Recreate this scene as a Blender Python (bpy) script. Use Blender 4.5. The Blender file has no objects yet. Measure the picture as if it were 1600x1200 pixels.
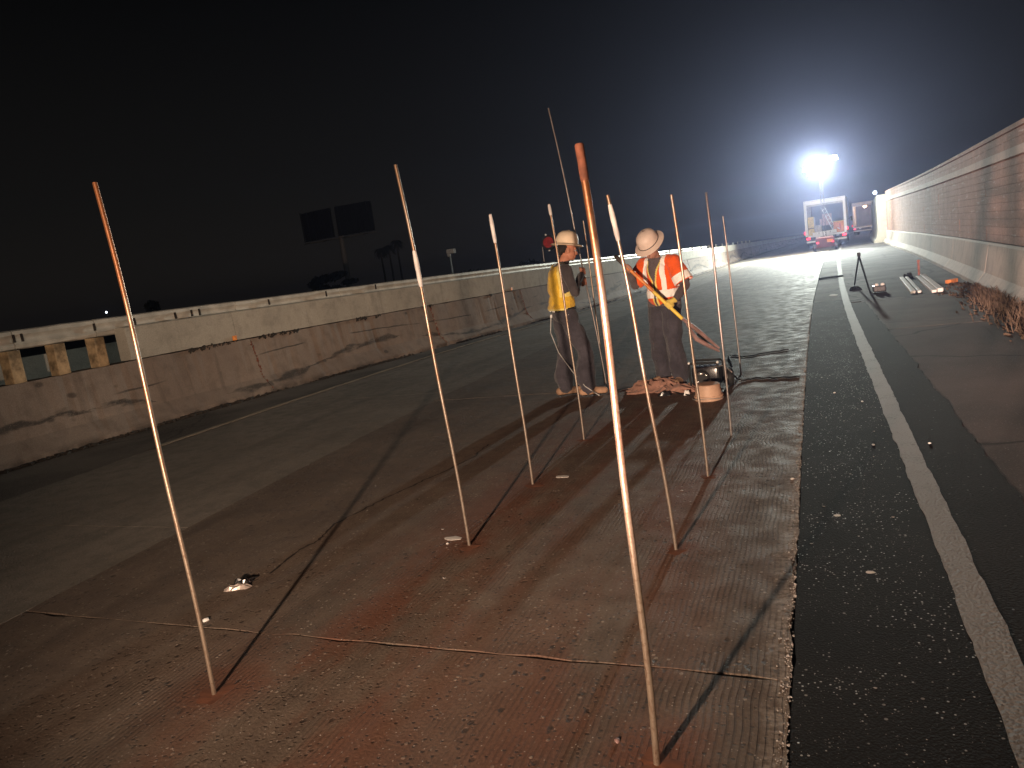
import bpy, bmesh, math, random
from mathutils import Vector, Matrix, Euler, noise
R = math.radians
random.seed(7)
S = bpy.context.scene
C = S.collection

# ------------------------------------------------------------------ camera
cd = bpy.data.cameras.new('camera'); cam = bpy.data.objects.new('camera', cd); C.objects.link(cam)
cd.lens = 1130 / 1600 * 36; cd.sensor_width = 36; cd.clip_end = 2000; cd.clip_start = 0.05
RX = (0.9173284393, -0.0652903366, -0.3927412716)      # world x, y, z axes seen in camera (x right, y down, z forward)
RY = (0.3735111250, -0.2003815048, 0.9057244018)
RZ = (-0.1378331380, -0.9775399862, -0.1594289860)
m = Matrix(((RX[0], -RX[1], -RX[2], 0), (RY[0], -RY[1], -RY[2], 0), (RZ[0], -RZ[1], -RZ[2], 1.5), (0, 0, 0, 1)))
cam.matrix_world = m
S.camera = cam

# ------------------------------------------------------------------ night sky, exposure
W = bpy.data.worlds.new('World'); S.world = W; W.use_nodes = True
wn = W.node_tree.nodes; wl = W.node_tree.links
wn.clear()
wo = wn.new('ShaderNodeOutputWorld'); wb = wn.new('ShaderNodeBackground')
tc = wn.new('ShaderNodeTexCoord'); sx = wn.new('ShaderNodeSeparateXYZ'); cr = wn.new('ShaderNodeValToRGB')
wl.new(tc.outputs['Generated'], sx.inputs[0]); wl.new(sx.outputs['Z'], cr.inputs[0])
cr.color_ramp.elements[0].position = 0.0; cr.color_ramp.elements[0].color = (.0080, .0068, .0055, 1)
cr.color_ramp.elements[1].position = 0.75; cr.color_ramp.elements[1].color = (.0006, .0006, .0007, 1)
e = cr.color_ramp.elements.new(.14); e.color = (.0046, .0043, .0039, 1)
e = cr.color_ramp.elements.new(.35); e.color = (.0016, .0016, .0016, 1)
wl.new(cr.outputs[0], wb.inputs[0]); wb.inputs[1].default_value = 1.25
wl.new(wb.outputs[0], wo.inputs[0])
S.view_settings.view_transform = 'Standard'; S.view_settings.look = 'None'
S.view_settings.exposure = 0; S.view_settings.gamma = 1
try: S.view_settings.use_curve_mapping = False
except Exception: pass
S.render.engine = 'CYCLES'
S.cycles.use_denoising = True
S.cycles.max_bounces = 5; S.cycles.diffuse_bounces = 3; S.cycles.glossy_bounces = 3
S.cycles.volume_bounces = 0
S.cycles.sample_clamp_indirect = 6
# lamp strengths (the lamps themselves are built with their stands)
NEAR_W = 3500.0; NEAR_COL = (1.0, .72, .52)
SIDE_W = 15000.0; SIDE_COL = (1.0, .66, .54)
TOWER_W = 7000.0; TOWER_FWD_W = 34000.0; TOWER_COL = (.93, 1.0, .90)
HAZE = 0.00115

# ------------------------------------------------------------------ helpers
GR = 0.0075
def zf(y):
    return -GR * max(0.0, y - 8.0)
def interp(tab, y):
    if y <= tab[0][0]: return tab[0][1]
    for (a, b), (c, d) in zip(tab, tab[1:]):
        if y <= c: return b + (d - b) * (y - a) / (c - a)
    return tab[-1][1]
def smooth_tab(tab, y0=-20, y1=170, st=1.0, w=3):
    ys = [y0 + i * st for i in range(int((y1 - y0) / st) + 1)]
    v = [interp(tab, y) for y in ys]
    for _ in range(2):
        v = [sum(v[max(0, i - w):i + w + 1]) / len(v[max(0, i - w):i + w + 1]) for i in range(len(v))]
    return list(zip(ys, v))
JOINT = smooth_tab([(-20, -.16), (7, -.16), (16, -.06), (29, .26), (42, .63), (60, 1.35), (90, 2.9), (130, 5.6), (170, 9)])
WLINE = smooth_tab([(-20, .485), (8, .485), (14, .505), (21, .645), (40, 1.17), (60, 2.0), (90, 3.6), (130, 6.3), (170, 9.7)])
ASPHR = smooth_tab([(-20, .9), (4, .9), (10, .87), (16, .83), (170, .83)])
WALLX = smooth_tab([(-20, 1.9), (0, 2.0), (11.2, 2.48), (14.7, 2.70), (21, 3.06), (31.3, 3.55), (50, 4.16), (70, 5.1), (100, 7.2), (130, 10), (170, 14)])
SLABL = smooth_tab([(-20, -4.0), (2.3, -4.09), (3.6, -4.21), (5.5, -4.35), (8.2, -4.45), (13, -4.60), (20, -4.2), (40, -3.3), (76, -1.6), (101, 0), (150, 4.6), (170, 6)], w=1)
LLINE = smooth_tab([(-20, -7.2), (11, -7.16), (14, -7.1), (18, -6.5), (27, -5.45), (40, -4.8), (76, -3.4), (101, -1.6), (150, 3.5), (170, 5)], w=2)
BARX = smooth_tab([(-20, -8.8), (5, -8.69), (9.5, -8.55), (13.1, -7.92), (18.8, -6.93), (26.8, -5.98), (39.5, -5.31), (76.5, -3.99), (101, -2.13), (150, 3), (170, 4.6)], w=2)
BARH = smooth_tab([(-20, 1.0), (19, 1.0), (27, .93), (40, .87), (76, .76), (100, .68), (170, .6)])

class MB:
    def __init__(s): s.v = []; s.f = []; s.m = []
    def add(s, vs, fs, mi=0):
        o = len(s.v); s.v += [tuple(v) for v in vs]
        for f in fs: s.f.append(tuple(o + i for i in f)); s.m.append(mi)
    def box(s, c, d, rot=None, mi=0, taper=1.0):
        x, y, z = d[0] / 2, d[1] / 2, d[2] / 2
        vs = [Vector(p) for p in ((-x, -y, -z), (x, -y, -z), (x, y, -z), (-x, y, -z), (-x * taper, -y * taper, z), (x * taper, -y * taper, z), (x * taper, y * taper, z), (-x * taper, y * taper, z))]
        M = Euler(rot).to_matrix() if rot else None
        vs = [(M @ v if M else v) + Vector(c) for v in vs]
        s.add(vs, ((0, 3, 2, 1), (4, 5, 6, 7), (0, 1, 5, 4), (1, 2, 6, 5), (2, 3, 7, 6), (3, 0, 4, 7)), mi)
    def tube(s, pts, r, n=8, mi=0, cap=True):
        pts = [Vector(p) for p in pts]
        rs = r if isinstance(r, (list, tuple)) else [r] * len(pts)
        o = len(s.v); up = None; vs = []
        for i, p in enumerate(pts):
            t = (pts[min(i + 1, len(pts) - 1)] - pts[max(i - 1, 0)])
            t = t.normalized() if t.length > 1e-9 else Vector((0, 0, 1))
            if up is None: up = Vector((1, 0, 0)) if abs(t.x) < .8 else Vector((0, 1, 0))
            a = (up - t * up.dot(t)).normalized(); b = t.cross(a); up = a
            for k in range(n):
                q = 2 * math.pi * k / n
                vs.append(p + (a * math.cos(q) + b * math.sin(q)) * rs[i])
        fs = []
        for i in range(len(pts) - 1):
            for k in range(n):
                fs.append((i * n + k, i * n + (k + 1) % n, (i + 1) * n + (k + 1) % n, (i + 1) * n + k))
        if cap:
            fs.append(tuple(range(n - 1, -1, -1))); fs.append(tuple((len(pts) - 1) * n + k for k in range(n)))
        s.add(vs, fs, mi)
    def lathe(s, prof, c=(0, 0, 0), n=24, mi=0, M=None, sx=1, sy=1):
        vs = []
        for r, z in prof:
            for k in range(n):
                q = 2 * math.pi * k / n
                v = Vector((r * math.cos(q) * sx, r * math.sin(q) * sy, z))
                if M: v = M @ v
                vs.append(v + Vector(c))
        fs = []
        for i in range(len(prof) - 1):
            for k in range(n):
                fs.append((i * n + k, i * n + (k + 1) % n, (i + 1) * n + (k + 1) % n, (i + 1) * n + k))
        fs.append(tuple(range(n - 1, -1, -1))); fs.append(tuple((len(prof) - 1) * n + k for k in range(n)))
        s.add(vs, fs, mi)
    def ball(s, c, r, mi=0, n=12, M=None):
        rr = r if isinstance(r, (list, tuple)) else (r, r, r)
        prof = [(max(1e-4, math.sin(math.pi * i / (n // 2 + 1))), -math.cos(math.pi * i / (n // 2 + 1))) for i in range(n // 2 + 2)]
        vs = []
        for a, z in prof:
            for k in range(n):
                q = 2 * math.pi * k / n
                v = Vector((a * math.cos(q) * rr[0], a * math.sin(q) * rr[1], z * rr[2]))
                if M: v = M @ v
                vs.append(v + Vector(c))
        fs = []
        for i in range(len(prof) - 1):
            for k in range(n):
                fs.append((i * n + k, i * n + (k + 1) % n, (i + 1) * n + (k + 1) % n, (i + 1) * n + k))
        s.add(vs, fs, mi)
    def sweep(s, prof, stations, mi=0, cap=True):
        """prof: list of (off, z) ; stations: list of functions mapping (off,z)->point"""
        n = len(prof); vs = []
        for st in stations:
            for q in prof: vs.append(st(*q))
        fs = []
        for i in range(len(stations) - 1):
            for k in range(n):
                fs.append((i * n + k, i * n + (k + 1) % n, (i + 1) * n + (k + 1) % n, (i + 1) * n + k))
        if cap:
            fs.append(tuple(range(n - 1, -1, -1))); fs.append(tuple((len(stations) - 1) * n + k for k in range(n)))
        s.add(vs, fs, mi)
    def build(s, name, mat, parent=None, smooth=False, bevel=0):
        me = bpy.data.meshes.new(name); me.from_pydata(s.v, [], s.f)
        mats = mat if isinstance(mat, (list, tuple)) else [mat]
        for q in mats: me.materials.append(q)
        if len(mats) > 1:
            for p, i in zip(me.polygons, s.m): p.material_index = i
        bm = bmesh.new(); bm.from_mesh(me); bmesh.ops.recalc_face_normals(bm, faces=bm.faces)
        if bevel:
            bmesh.ops.bevel(bm, geom=[e for e in bm.edges if len(e.link_faces) == 2 and e.calc_face_angle(0) > .6], offset=bevel, segments=2, affect='EDGES', profile=.6)
        bm.to_mesh(me); bm.free()
        if smooth:
            for p in me.polygons: p.use_smooth = True
            try: me.set_sharp_from_angle(angle=R(40))
            except Exception: pass
        o = bpy.data.objects.new(name, me); C.objects.link(o)
        if parent: o.parent = parent
        return o

def thing(name, label, cat, loc=(0, 0, 0), rz=0, group=None, rot=None):
    o = bpy.data.objects.new(name, None); C.objects.link(o)
    o.location = loc; o.rotation_euler = rot if rot else (0, 0, rz)
    o.empty_display_size = .1
    return tag(o, label, cat, group)
def tag(o, label, cat, group=None):
    o['label'] = label; o['category'] = cat
    if group: o['group'] = group
    return o
def struct(o):
    o['kind'] = 'structure'; return o
def stuff(o, label=None):
    o['kind'] = 'stuff'
    if label: o['label'] = label
    return o

# ------------------------------------------------------------------ materials
class NT:
    def __init__(s, name):
        s.mat = bpy.data.materials.new(name); s.mat.use_nodes = True
        s.t = s.mat.node_tree; s.b = s.t.nodes['Principled BSDF']
        s.b.inputs['Roughness'].default_value = .8
        s.b.inputs['Specular IOR Level'].default_value = .3
        g = s.t.nodes.new('ShaderNodeNewGeometry'); s.P = g.outputs['Position']; s.g = g
        o = s.t.nodes.new('ShaderNodeTexCoord'); s.O = o.outputs['Object']
    def put(s, sock, v):
        if hasattr(v, 'links') or isinstance(v, bpy.types.NodeSocket): s.t.links.new(v, sock)
        elif isinstance(v, (tuple, list)) and len(v) == 3 and sock.type == 'RGBA': sock.default_value = (*v, 1)
        else: sock.default_value = v
    def math(s, op, a, b=0.0, c=0.0, clamp=False):
        n = s.t.nodes.new('ShaderNodeMath'); n.operation = op; n.use_clamp = clamp
        s.put(n.inputs[0], a); s.put(n.inputs[1], b); s.put(n.inputs[2], c)
        return n.outputs[0]
    def sep(s, v):
        n = s.t.nodes.new('ShaderNodeSeparateXYZ'); s.put(n.inputs[0], v); return n.outputs
    def scale(s, v, sc):
        n = s.t.nodes.new('ShaderNodeVectorMath'); n.operation = 'MULTIPLY'; s.put(n.inputs[0], v); n.inputs[1].default_value = sc; return n.outputs[0]
    def noise(s, sc, det=3, v=None, rough=.55, dist=0, col=False):
        n = s.t.nodes.new('ShaderNodeTexNoise'); s.put(n.inputs['Vector'], v if v is not None else s.P)
        n.inputs['Scale'].default_value = sc; n.inputs['Detail'].default_value = det; n.inputs['Roughness'].default_value = rough; n.inputs['Distortion'].default_value = dist
        return n.outputs['Color' if col else 'Fac']
    def voro(s, sc, v=None, feature='F1', rnd=1.0):
        n = s.t.nodes.new('ShaderNodeTexVoronoi'); n.feature = feature; s.put(n.inputs['Vector'], v if v is not None else s.P)
        n.inputs['Scale'].default_value = sc; n.inputs['Randomness'].default_value = rnd
        return n.outputs
    def step(s, v, a, b):
        n = s.t.nodes.new('ShaderNodeMapRange'); n.interpolation_type = 'SMOOTHSTEP'
        s.put(n.inputs['Value'], v); s.put(n.inputs['From Min'], a); s.put(n.inputs['From Max'], b)
        return n.outputs[0]
    def mix(s, f, a, b, mode='MIX'):
        n = s.t.nodes.new('ShaderNodeMix'); n.data_type = 'RGBA'; n.blend_type = mode
        s.put(n.inputs[0], f); s.put(n.inputs[6], a); s.put(n.inputs[7], b)
        return n.outputs[2]
    def bump(s, h, st=.5, d=.01):
        n = s.t.nodes.new('ShaderNodeBump'); s.put(n.inputs['Height'], h); n.inputs['Strength'].default_value = st; n.inputs['Distance'].default_value = d
        s.t.links.new(n.outputs[0], s.b.inputs['Normal'])
    def col(s, v): s.put(s.b.inputs['Base Color'], v)
    def rough(s, v): s.put(s.b.inputs['Roughness'], v)
    def metal(s, v): s.put(s.b.inputs['Metallic'], v)

def simple(name, c, rough=.7, metal=0, var=.25, sc=9.0, bump=.15, spec=.3):
    n = NT(name)
    f = n.noise(sc, 4, n.O)
    n.col(n.mix(n.step(f, .3, .7), tuple(x * (1 - var) for x in c), tuple(min(1, x * (1 + var)) for x in c)))
    n.rough(rough); n.metal(metal); n.b.inputs['Specular IOR Level'].default_value = spec
    if bump: n.bump(n.noise(sc * 6, 3, n.O), bump, .004)
    return n.mat
def emis(name, c, st, base=(.02, .02, .02)):
    n = NT(name); n.col(base); n.put(n.b.inputs['Emission Color'], c); n.b.inputs['Emission Strength'].default_value = st
    return n.mat

HOLES = [(-2.29, 1.91, 1.0), (-1.87, 3.40, .9), (-1.88, 4.45, .9), (-1.85, 5.60, .8), (-.52, 1.87, .9), (-.72, 3.41, .6), (-.71, 4.57, .6)]
def slab_mat(name, ca, cb, dust=1.0, groove=1.0, pits=1.0, red=(.150, .052, .027)):
    n = NT(name); x, y, z = n.sep(n.P)
    big = n.noise(.9, 4); mid = n.noise(6, 4); fine = n.noise(75, 3, rough=.7)
    streak = n.noise(1.0, 4, n.scale(n.P, (2.6, .22, 1)))
    c = n.mix(n.step(big, .3, .7), ca, cb)
    c = n.mix(n.math('MULTIPLY', n.step(mid, .42, .68), .45), c, tuple(q * .62 for q in ca))
    c = n.mix(n.math('MULTIPLY', n.step(streak, .5, .68), .5), c, tuple(q * .6 for q in ca))
    # rust red drilling dust, lying in two bands along the rows of drilled holes
    def band(cx, w):
        d = n.math('DIVIDE', n.math('SUBTRACT', x, cx), w)
        return n.math('POWER', 2.718, n.math('MULTIPLY', n.math('MULTIPLY', d, d), -1.0))
    if dust:
        bands = n.math('MAXIMUM', band(-1.80, .62), n.math('MULTIPLY', band(-.86, .36), .9))
        dn = n.noise(1.4, 6, n.scale(n.P, (1.5, .6, 1)), rough=.65)
        dm = n.math('MULTIPLY', n.math('ADD', n.math('MULTIPLY', bands, .85), .04), n.step(dn, .40, .60))
        for hx, hy, hs in HOLES:
            dx = n.math('SUBTRACT', x, hx); dy = n.math('SUBTRACT', y, hy + .05)
            rr_ = n.math('SQRT', n.math('ADD', n.math('MULTIPLY', dx, dx), n.math('MULTIPLY', n.math('MULTIPLY', dy, dy), .7)))
            rr_ = n.math('ADD', rr_, n.math('MULTIPLY', n.math('SUBTRACT', n.noise(5, 4), .5), .25))
            dm = n.math('MAXIMUM', dm, n.step(rr_, .30 * hs, .02))
        dm = n.math('MULTIPLY', dm, n.step(y, 10.5, 7.0))
        c = n.mix(n.math('MULTIPLY', dm, .8 * dust, clamp=True), c, red)
    # worn pits
    v = n.voro(24, n.scale(n.P, (1, .7, 1)))
    rnd = n.sep(v['Color'])[0]
    pn = n.step(n.noise(1.6, 3), .42, .60)
    pit = n.math('MULTIPLY', n.step(n.math('ADD', v['Distance'], n.math('MULTIPLY', fine, .25)), .42, .26), n.math('MULTIPLY', n.step(rnd, .45, .55), pn))
    v2 = n.voro(46); rnd2 = n.sep(v2['Color'])
    pit2 = n.math('MULTIPLY', n.step(v2['Distance'], .34, .2), n.step(rnd2[0], .62, .7))
    pitall = n.math('MULTIPLY', n.math('MAXIMUM', pit, n.math('MULTIPLY', pit2, .8)), pits)
    c = n.mix(n.math('MULTIPLY', pitall, .82, clamp=True), c, (.035, .025, .02))
    # pale exposed stones
    stone = n.math('MULTIPLY', n.step(v2['Distance'], .4, .25), n.step(rnd2[1], .86, .93))
    stone = n.math('MULTIPLY', stone, n.step(n.noise(2.3, 3), .40, .60))
    c = n.mix(n.math('MULTIPLY', stone, .6), c, (.42, .36, .30))
    v3 = n.voro(120); sp = n.math('MULTIPLY', n.step(n.sep(v3['Color'])[0], .955, .97), n.step(v3['Distance'], .45, .2))
    c = n.mix(n.math('MULTIPLY', sp, .6), c, (.5, .45, .4))
    # longitudinal tining, wavering towards the right hand edge
    wob = n.math('MULTIPLY', n.math('SUBTRACT', n.noise(1.0, 2, n.scale(n.P, (1.2, 4.2, 1))), .5), .20)
    wob = n.math('MULTIPLY', wob, n.math('ADD', .12, n.math('MULTIPLY', n.step(x, -1.0, -.35), n.step(y, 4.0, 6.5))))
    ph = n.math('MULTIPLY', n.math('ADD', n.math('ADD', x, wob), n.math('MULTIPLY', mid, .006)), 2 * math.pi / .024)
    gv = n.math('SINE', ph)
    gw = n.math('ADD', n.math('MULTIPLY', n.step(n.noise(1.7, 5, rough=.7), .44, .60), .55), n.math('MULTIPLY', n.math('MULTIPLY', n.step(x, -1.0, -.4), n.step(n.noise(4, 4), .3, .55)), .55))
    gd = n.math('MULTIPLY', n.math('MULTIPLY', n.step(gv, -.1, -.9), gw), n.math('MULTIPLY', n.step(y, 17.0, 9.0), groove))
    c = n.mix(n.math('MULTIPLY', gd, .5, clamp=True), c, tuple(q * .3 for q in ca))
    if dust:
        eb = n.math('MULTIPLY', n.step(n.math('ADD', x, n.math('MULTIPLY', n.math('SUBTRACT', n.noise(9, 4), .5), .12)), -.27, -.19), n.step(n.noise(26, 3, n.scale(n.P, (1, 1.6, 1))), .38, .58))
        c = n.mix(n.math('MULTIPLY', eb, .7), c, (.27, .235, .20))
    c = n.mix(.35, c, n.mix(1.0, c, n.mix(n.step(fine, .35, .65), (.55, .52, .5), (1.35, 1.32, 1.3)), 'MULTIPLY'))
    n.col(c)
    h = n.math('SUBTRACT', n.math('ADD', n.math('MULTIPLY', fine, .35), n.math('MULTIPLY', mid, .25)), n.math('ADD', n.math('MULTIPLY', pitall, .8), n.math('MULTIPLY', gd, .35)))
    h = n.math('ADD', h, n.math('MULTIPLY', stone, .5))
    n.bump(h, .75, .012)
    n.rough(n.mix(n.step(mid, .3, .7), (.62,) * 3, (.85,) * 3)); n.b.inputs['Specular IOR Level'].default_value = .35
    return n.mat

def asphalt_mat(name, base, stones=1.0, pale=(.42, .41, .40), crack=0, stain=.3, size=75):
    n = NT(name); x, y, z = n.sep(n.P)
    big = n.noise(.8, 4); fine = n.noise(150, 2, rough=.7)
    c = n.mix(n.step(big, .3, .7), tuple(q * (1 - stain) for q in base), tuple(q * (1 + stain) for q in base))
    v = n.voro(size); rc = n.sep(v['Color'])
    patch = n.step(n.noise(2.0, 4, rough=.65), .42, .64)
    st = n.math('MULTIPLY', n.step(v['Distance'], .46, .3), n.step(rc[0], n.math('SUBTRACT', .985, n.math('MULTIPLY', patch, .10 * stones)), n.math('SUBTRACT', 1.0, n.math('MULTIPLY', patch, .06 * stones))))
    grey = n.math('MULTIPLY', n.step(v['Distance'], .5, .3), n.step(rc[1], .55, .75))
    c = n.mix(n.math('MULTIPLY', grey, .5), c, tuple(q * 2.0 for q in base))
    c = n.mix(n.math('MULTIPLY', st, min(1, stones)), c, pale)
    vb = n.voro(size * 2.3); rb2 = n.sep(vb['Color']); cl = n.step(n.noise(3.2, 4), .40, .62)
    st2 = n.math('MULTIPLY', n.step(vb['Distance'], .48, .3), n.step(rb2[0], n.math('SUBTRACT', .99, n.math('MULTIPLY', cl, .10 * stones)), 1.0))
    c = n.mix(n.math('MULTIPLY', n.math('MULTIPLY', st2, rb2[2]), min(1, stones)), c, pale)
    vc = n.voro(size * .42); rc2 = n.sep(vc['Color'])
    st3 = n.math('MULTIPLY', n.step(vc['Distance'], .30, .2), n.step(rc2[0], .975, .985))
    c = n.mix(n.math('MULTIPLY', st3, .6 * min(1, stones)), c, pale)
    if crack:
        e = n.voro(.42, n.mix(.22, n.P, n.noise(2.5, 4, col=True)), 'DISTANCE_TO_EDGE')
        ck = n.step(e['Distance'], .012, .002)
        c = n.mix(n.math('MULTIPLY', ck, crack), c, (.012, .011, .01))
    n.col(c)
    h = n.math('ADD', n.math('MULTIPLY', n.math('SUBTRACT', 1.0, v['Distance']), .6), n.math('MULTIPLY', fine, .5))
    n.bump(h, .5, .008)
    n.rough(n.mix(st, (.85,) * 3, (.45,) * 3)); n.b.inputs['Specular IOR Level'].default_value = .14
    return n.mat

def barrier_mat(name, ca, cb, scuff=1.0, stain=1.0):
    n = NT(name); x, y, z0 = n.sep(n.P)
    z = n.math('ADD', z0, n.math('MULTIPLY', n.math('MAXIMUM', n.math('SUBTRACT', y, 8.0), 0.0), GR))
    big = n.noise(.7, 5); mid = n.noise(5, 5); fine = n.noise(60, 3)
    c = n.mix(n.step(big, .3, .7), ca, cb)
    c = n.mix(n.math('MULTIPLY', n.step(mid, .45, .7), .4), c, tuple(q * .6 for q in ca))
    drip = n.noise(1.0, 4, n.scale(n.P, (3, 5.5, .45)))
    c = n.mix(n.math('MULTIPLY', n.step(drip, .55, .75), .45 * stain), c, tuple(q * .5 for q in ca))
    if scuff:
        # tyre scuffs: long dark smears along the face
        l1 = n.math('ADD', .30, n.math('MULTIPLY', n.math('SINE', n.math('ADD', n.math('MULTIPLY', y, .95), 2.2)), .15))
        jag = n.math('MULTIPLY', n.math('SUBTRACT', n.noise(1.0, 5, n.scale(n.P, (2, 2.2, 7))), .5), .20)
        d = n.math('ABSOLUTE', n.math('ADD', n.math('SUBTRACT', z, l1), jag))
        w = n.math('MULTIPLY', n.step(n.noise(.55, 2, n.scale(n.P, (.2, 1, .2))), .40, .66), .12)
        s1 = n.math('MULTIPLY', n.step(d, w, n.math('MULTIPLY', w, .2)), n.step(n.noise(3.0, 6, n.scale(n.P, (1, .7, 3)), rough=.7), .30, .52))
        l2 = n.math('ADD', .62, n.math('MULTIPLY', n.math('SINE', n.math('MULTIPLY', y, .7)), .07))
        d2 = n.math('ABSOLUTE', n.math('ADD', n.math('SUBTRACT', z, l2), n.math('MULTIPLY', jag, .35)))
        s2 = n.math('MULTIPLY', n.step(d2, .018, .006), n.step(n.noise(.8, 2, n.scale(n.P, (.2, 1, .2))), .48, .6))
        ch = n.voro(2.6, n.scale(n.P, (1, 1, 1.5))); chip = n.math('MULTIPLY', n.step(n.math('ADD', ch['Distance'], n.math('MULTIPLY', mid, .3)), .36, .26), n.step(n.sep(ch['Color'])[0], .62, .68))
        sm = n.math('MULTIPLY', n.math('MAXIMUM', n.math('MAXIMUM', s1, s2), n.math('MULTIPLY', chip, .8)), scuff * .85)
        c = n.mix(n.math('MULTIPLY', sm, n.step(fine, .2, .5), clamp=True), c, (.050, .042, .036))
        base = n.math('MULTIPLY', n.step(z, .13, .02), n.step(n.noise(2.2, 4), .42, .6))
        c = n.mix(n.math('MULTIPLY', base, .75), c, (.05, .04, .033))
    c = n.mix(.3, c, n.mix(1.0, c, n.mix(n.step(fine, .35, .65), (.65,) * 3, (1.25,) * 3), 'MULTIPLY'))
    n.col(c); n.bump(n.math('ADD', n.math('MULTIPLY', mid, .7), n.math('MULTIPLY', fine, .3)), .45, .012); n.rough(.85)
    return n.mat

M = {}
M['lane'] = slab_mat('lane_concrete', (.125, .094, .073), (.180, .142, .112))
M['lane2'] = slab_mat('left_lane_concrete', (.185, .162, .135), (.245, .215, .183), dust=.0, groove=.5, pits=.4)
M['asph'] = asphalt_mat('fresh_asphalt', (.0105, .010, .010), stones=1.0, pale=(.34, .33, .32), size=105)
M['asphs'] = asphalt_mat('smooth_asphalt', (.012, .011, .0105), stones=.12)
M['shoulder'] = asphalt_mat('old_asphalt', (.072, .060, .056), stones=.25, pale=(.3, .28, .26), crack=.8, stain=.25, size=95)
M['shoulder2'] = asphalt_mat('old_asphalt_pale', (.115, .100, .091), stones=.2, pale=(.3, .28, .26), crack=.3, stain=.2, size=95)
M['farsh'] = asphalt_mat('far_shoulder', (.10, .092, .086), stones=.3, pale=(.3, .28, .26), crack=.6, stain=.35, size=95)
M['lsh'] = asphalt_mat('left_shoulder', (.12, .105, .092), stones=.3, pale=(.25, .22, .2), crack=.4, stain=.4, size=60)
def paint_mat(name, c, wear=.5):
    n = NT(name); v = n.voro(75); fine = n.noise(45, 4, rough=.7); mid = n.noise(4, 4)
    f = n.step(n.math('ADD', n.math('MULTIPLY', fine, .6), n.math('MULTIPLY', mid, .4)), .40 + .12 * wear, .60 + .1 * wear)
    n.col(n.mix(n.math('MULTIPLY', f, .35 + .6 * wear), c, (.06, .055, .05)))
    n.bump(n.math('ADD', n.math('SUBTRACT', 1.0, v['Distance']), fine), .6, .008); n.rough(.7); return n.mat
M['wline'] = paint_mat('worn_white_paint', (.20, .188, .178), .95)
M['lline'] = paint_mat('worn_pale_paint', (.34, .28, .21), .75)
M['barrier'] = barrier_mat('barrier_concrete', (.178, .138, .112), (.245, .200, .165), 1.15)
M['upper'] = barrier_mat('upper_wall_concrete', (.32, .30, .255), (.40, .375, .32), 0, .7)
M['rbar'] = barrier_mat('right_barrier_concrete', (.40, .345, .295), (.48, .42, .36), .0, 1.2)
M['pale'] = barrier_mat('pale_wall_concrete', (.55, .52, .42), (.62, .58, .48), 0, .6)
def block_mat():
    n = NT('wall_block'); mid = n.noise(2.0, 5); fine = n.noise(30, 3, n.scale(n.P, (1, .35, 1)))
    c = n.mix(n.step(mid, .3, .7), (.28, .170, .130), (.36, .225, .175))
    c = n.mix(n.math('MULTIPLY', n.step(n.noise(1.0, 5, n.scale(n.P, (1, 1.3, 16))), .60, .70), .75), c, (.50, .42, .37))
    c = n.mix(.4, c, n.mix(1.0, c, n.mix(n.step(fine, .3, .7), (.6,) * 3, (1.3,) * 3), 'MULTIPLY'))
    n.col(c); n.bump(n.math('ADD', mid, n.math('MULTIPLY', fine, .6)), .6, .015); n.rough(.9); return n.mat
M['block'] = block_mat()
M['cap'] = barrier_mat('wall_cap', (.40, .33, .29), (.48, .40, .35), 0, .8)
M['mortar'] = simple('mortar', (.15, .115, .10), .9)
M['dark'] = simple('dark_earth', (.03, .026, .022), .95, var=.4, sc=.5)
M['gapdirt'] = simple('joint_dirt', (.022, .016, .013), .95)
def rod_mat(name, hi, lo, rusty):
    n = NT(name); o = n.sep(n.O)
    f = n.noise(3.0, 4, n.scale(n.O, (8, 8, 1.6))); g = n.noise(90, 3, n.O)
    r = n.step(n.math('ADD', f, n.math('MULTIPLY', n.math('SUBTRACT', o[2], 1.0), rusty)), .46, .70)
    c = n.mix(r, hi, lo)
    c = n.mix(n.math('MULTIPLY', n.step(g, .5, .7), .45), c, (.16, .085, .05))
    c = n.mix(n.math('MULTIPLY', n.step(n.noise(4.0, 5, n.scale(n.O, (30, 30, 4)), rough=.7), .50, .68), .6), c, tuple(q * .45 for q in lo))
    n.col(c); n.metal(.6); n.rough(.38); n.bump(g, .25, .002); n.b.inputs['Specular IOR Level'].default_value = .81
    return n.mat
M['rod'] = rod_mat('bare_steel', (.30, .25, .205), (.22, .135, .082), .12)
M['rodrust'] = rod_mat('rusty_steel', (.32, .25, .19), (.25, .095, .036), .35)
M['rodgrey'] = rod_mat('grey_steel', (.26, .24, .23), (.19, .155, .14), .05)
M['tape'] = simple('pale_tape', (.52, .48, .46), .6)
M['rustcap'] = simple('dark_rust', (.17, .06, .035), .8, var=.4, sc=30)
M['dust'] = simple('drill_dust', (.125, .050, .028), .95, var=.35, sc=7, bump=.5)
M['steel'] = simple('painted_steel', (.34, .33, .32), .5, .3)
M['galv'] = simple('galvanised_steel', (.52, .50, .44), .5, .25, var=.2, sc=4)
M['wood'] = simple('weathered_timber', (.33, .24, .14), .85, var=.6, sc=7, bump=.5)
M['sclera'] = simple('eye_white', (.35, .30, .27), .5)
M['orange'] = simple('orange_plastic', (.75, .24, .03), .5)
M['black'] = simple('black_rubber', (.018, .018, .018), .6)
M['blackg'] = simple('black_gloss', (.016, .016, .018), .25, spec=.6)
M['chrome'] = simple('bright_metal', (.75, .74, .72), .25, .9, bump=0)
M['white'] = simple('white_paint', (.78, .77, .74), .45, var=.06)
M['whitep'] = simple('white_plastic', (.82, .81, .79), .5, var=.06)
M['redp'] = simple('red_paint', (.38, .035, .03), .45)
M['skin'] = simple('skin', (.46, .20, .125), .55, var=.12, sc=20)
M['skin2'] = simple('skin_shade', (.36, .19, .14), .55, var=.12, sc=20)
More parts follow.
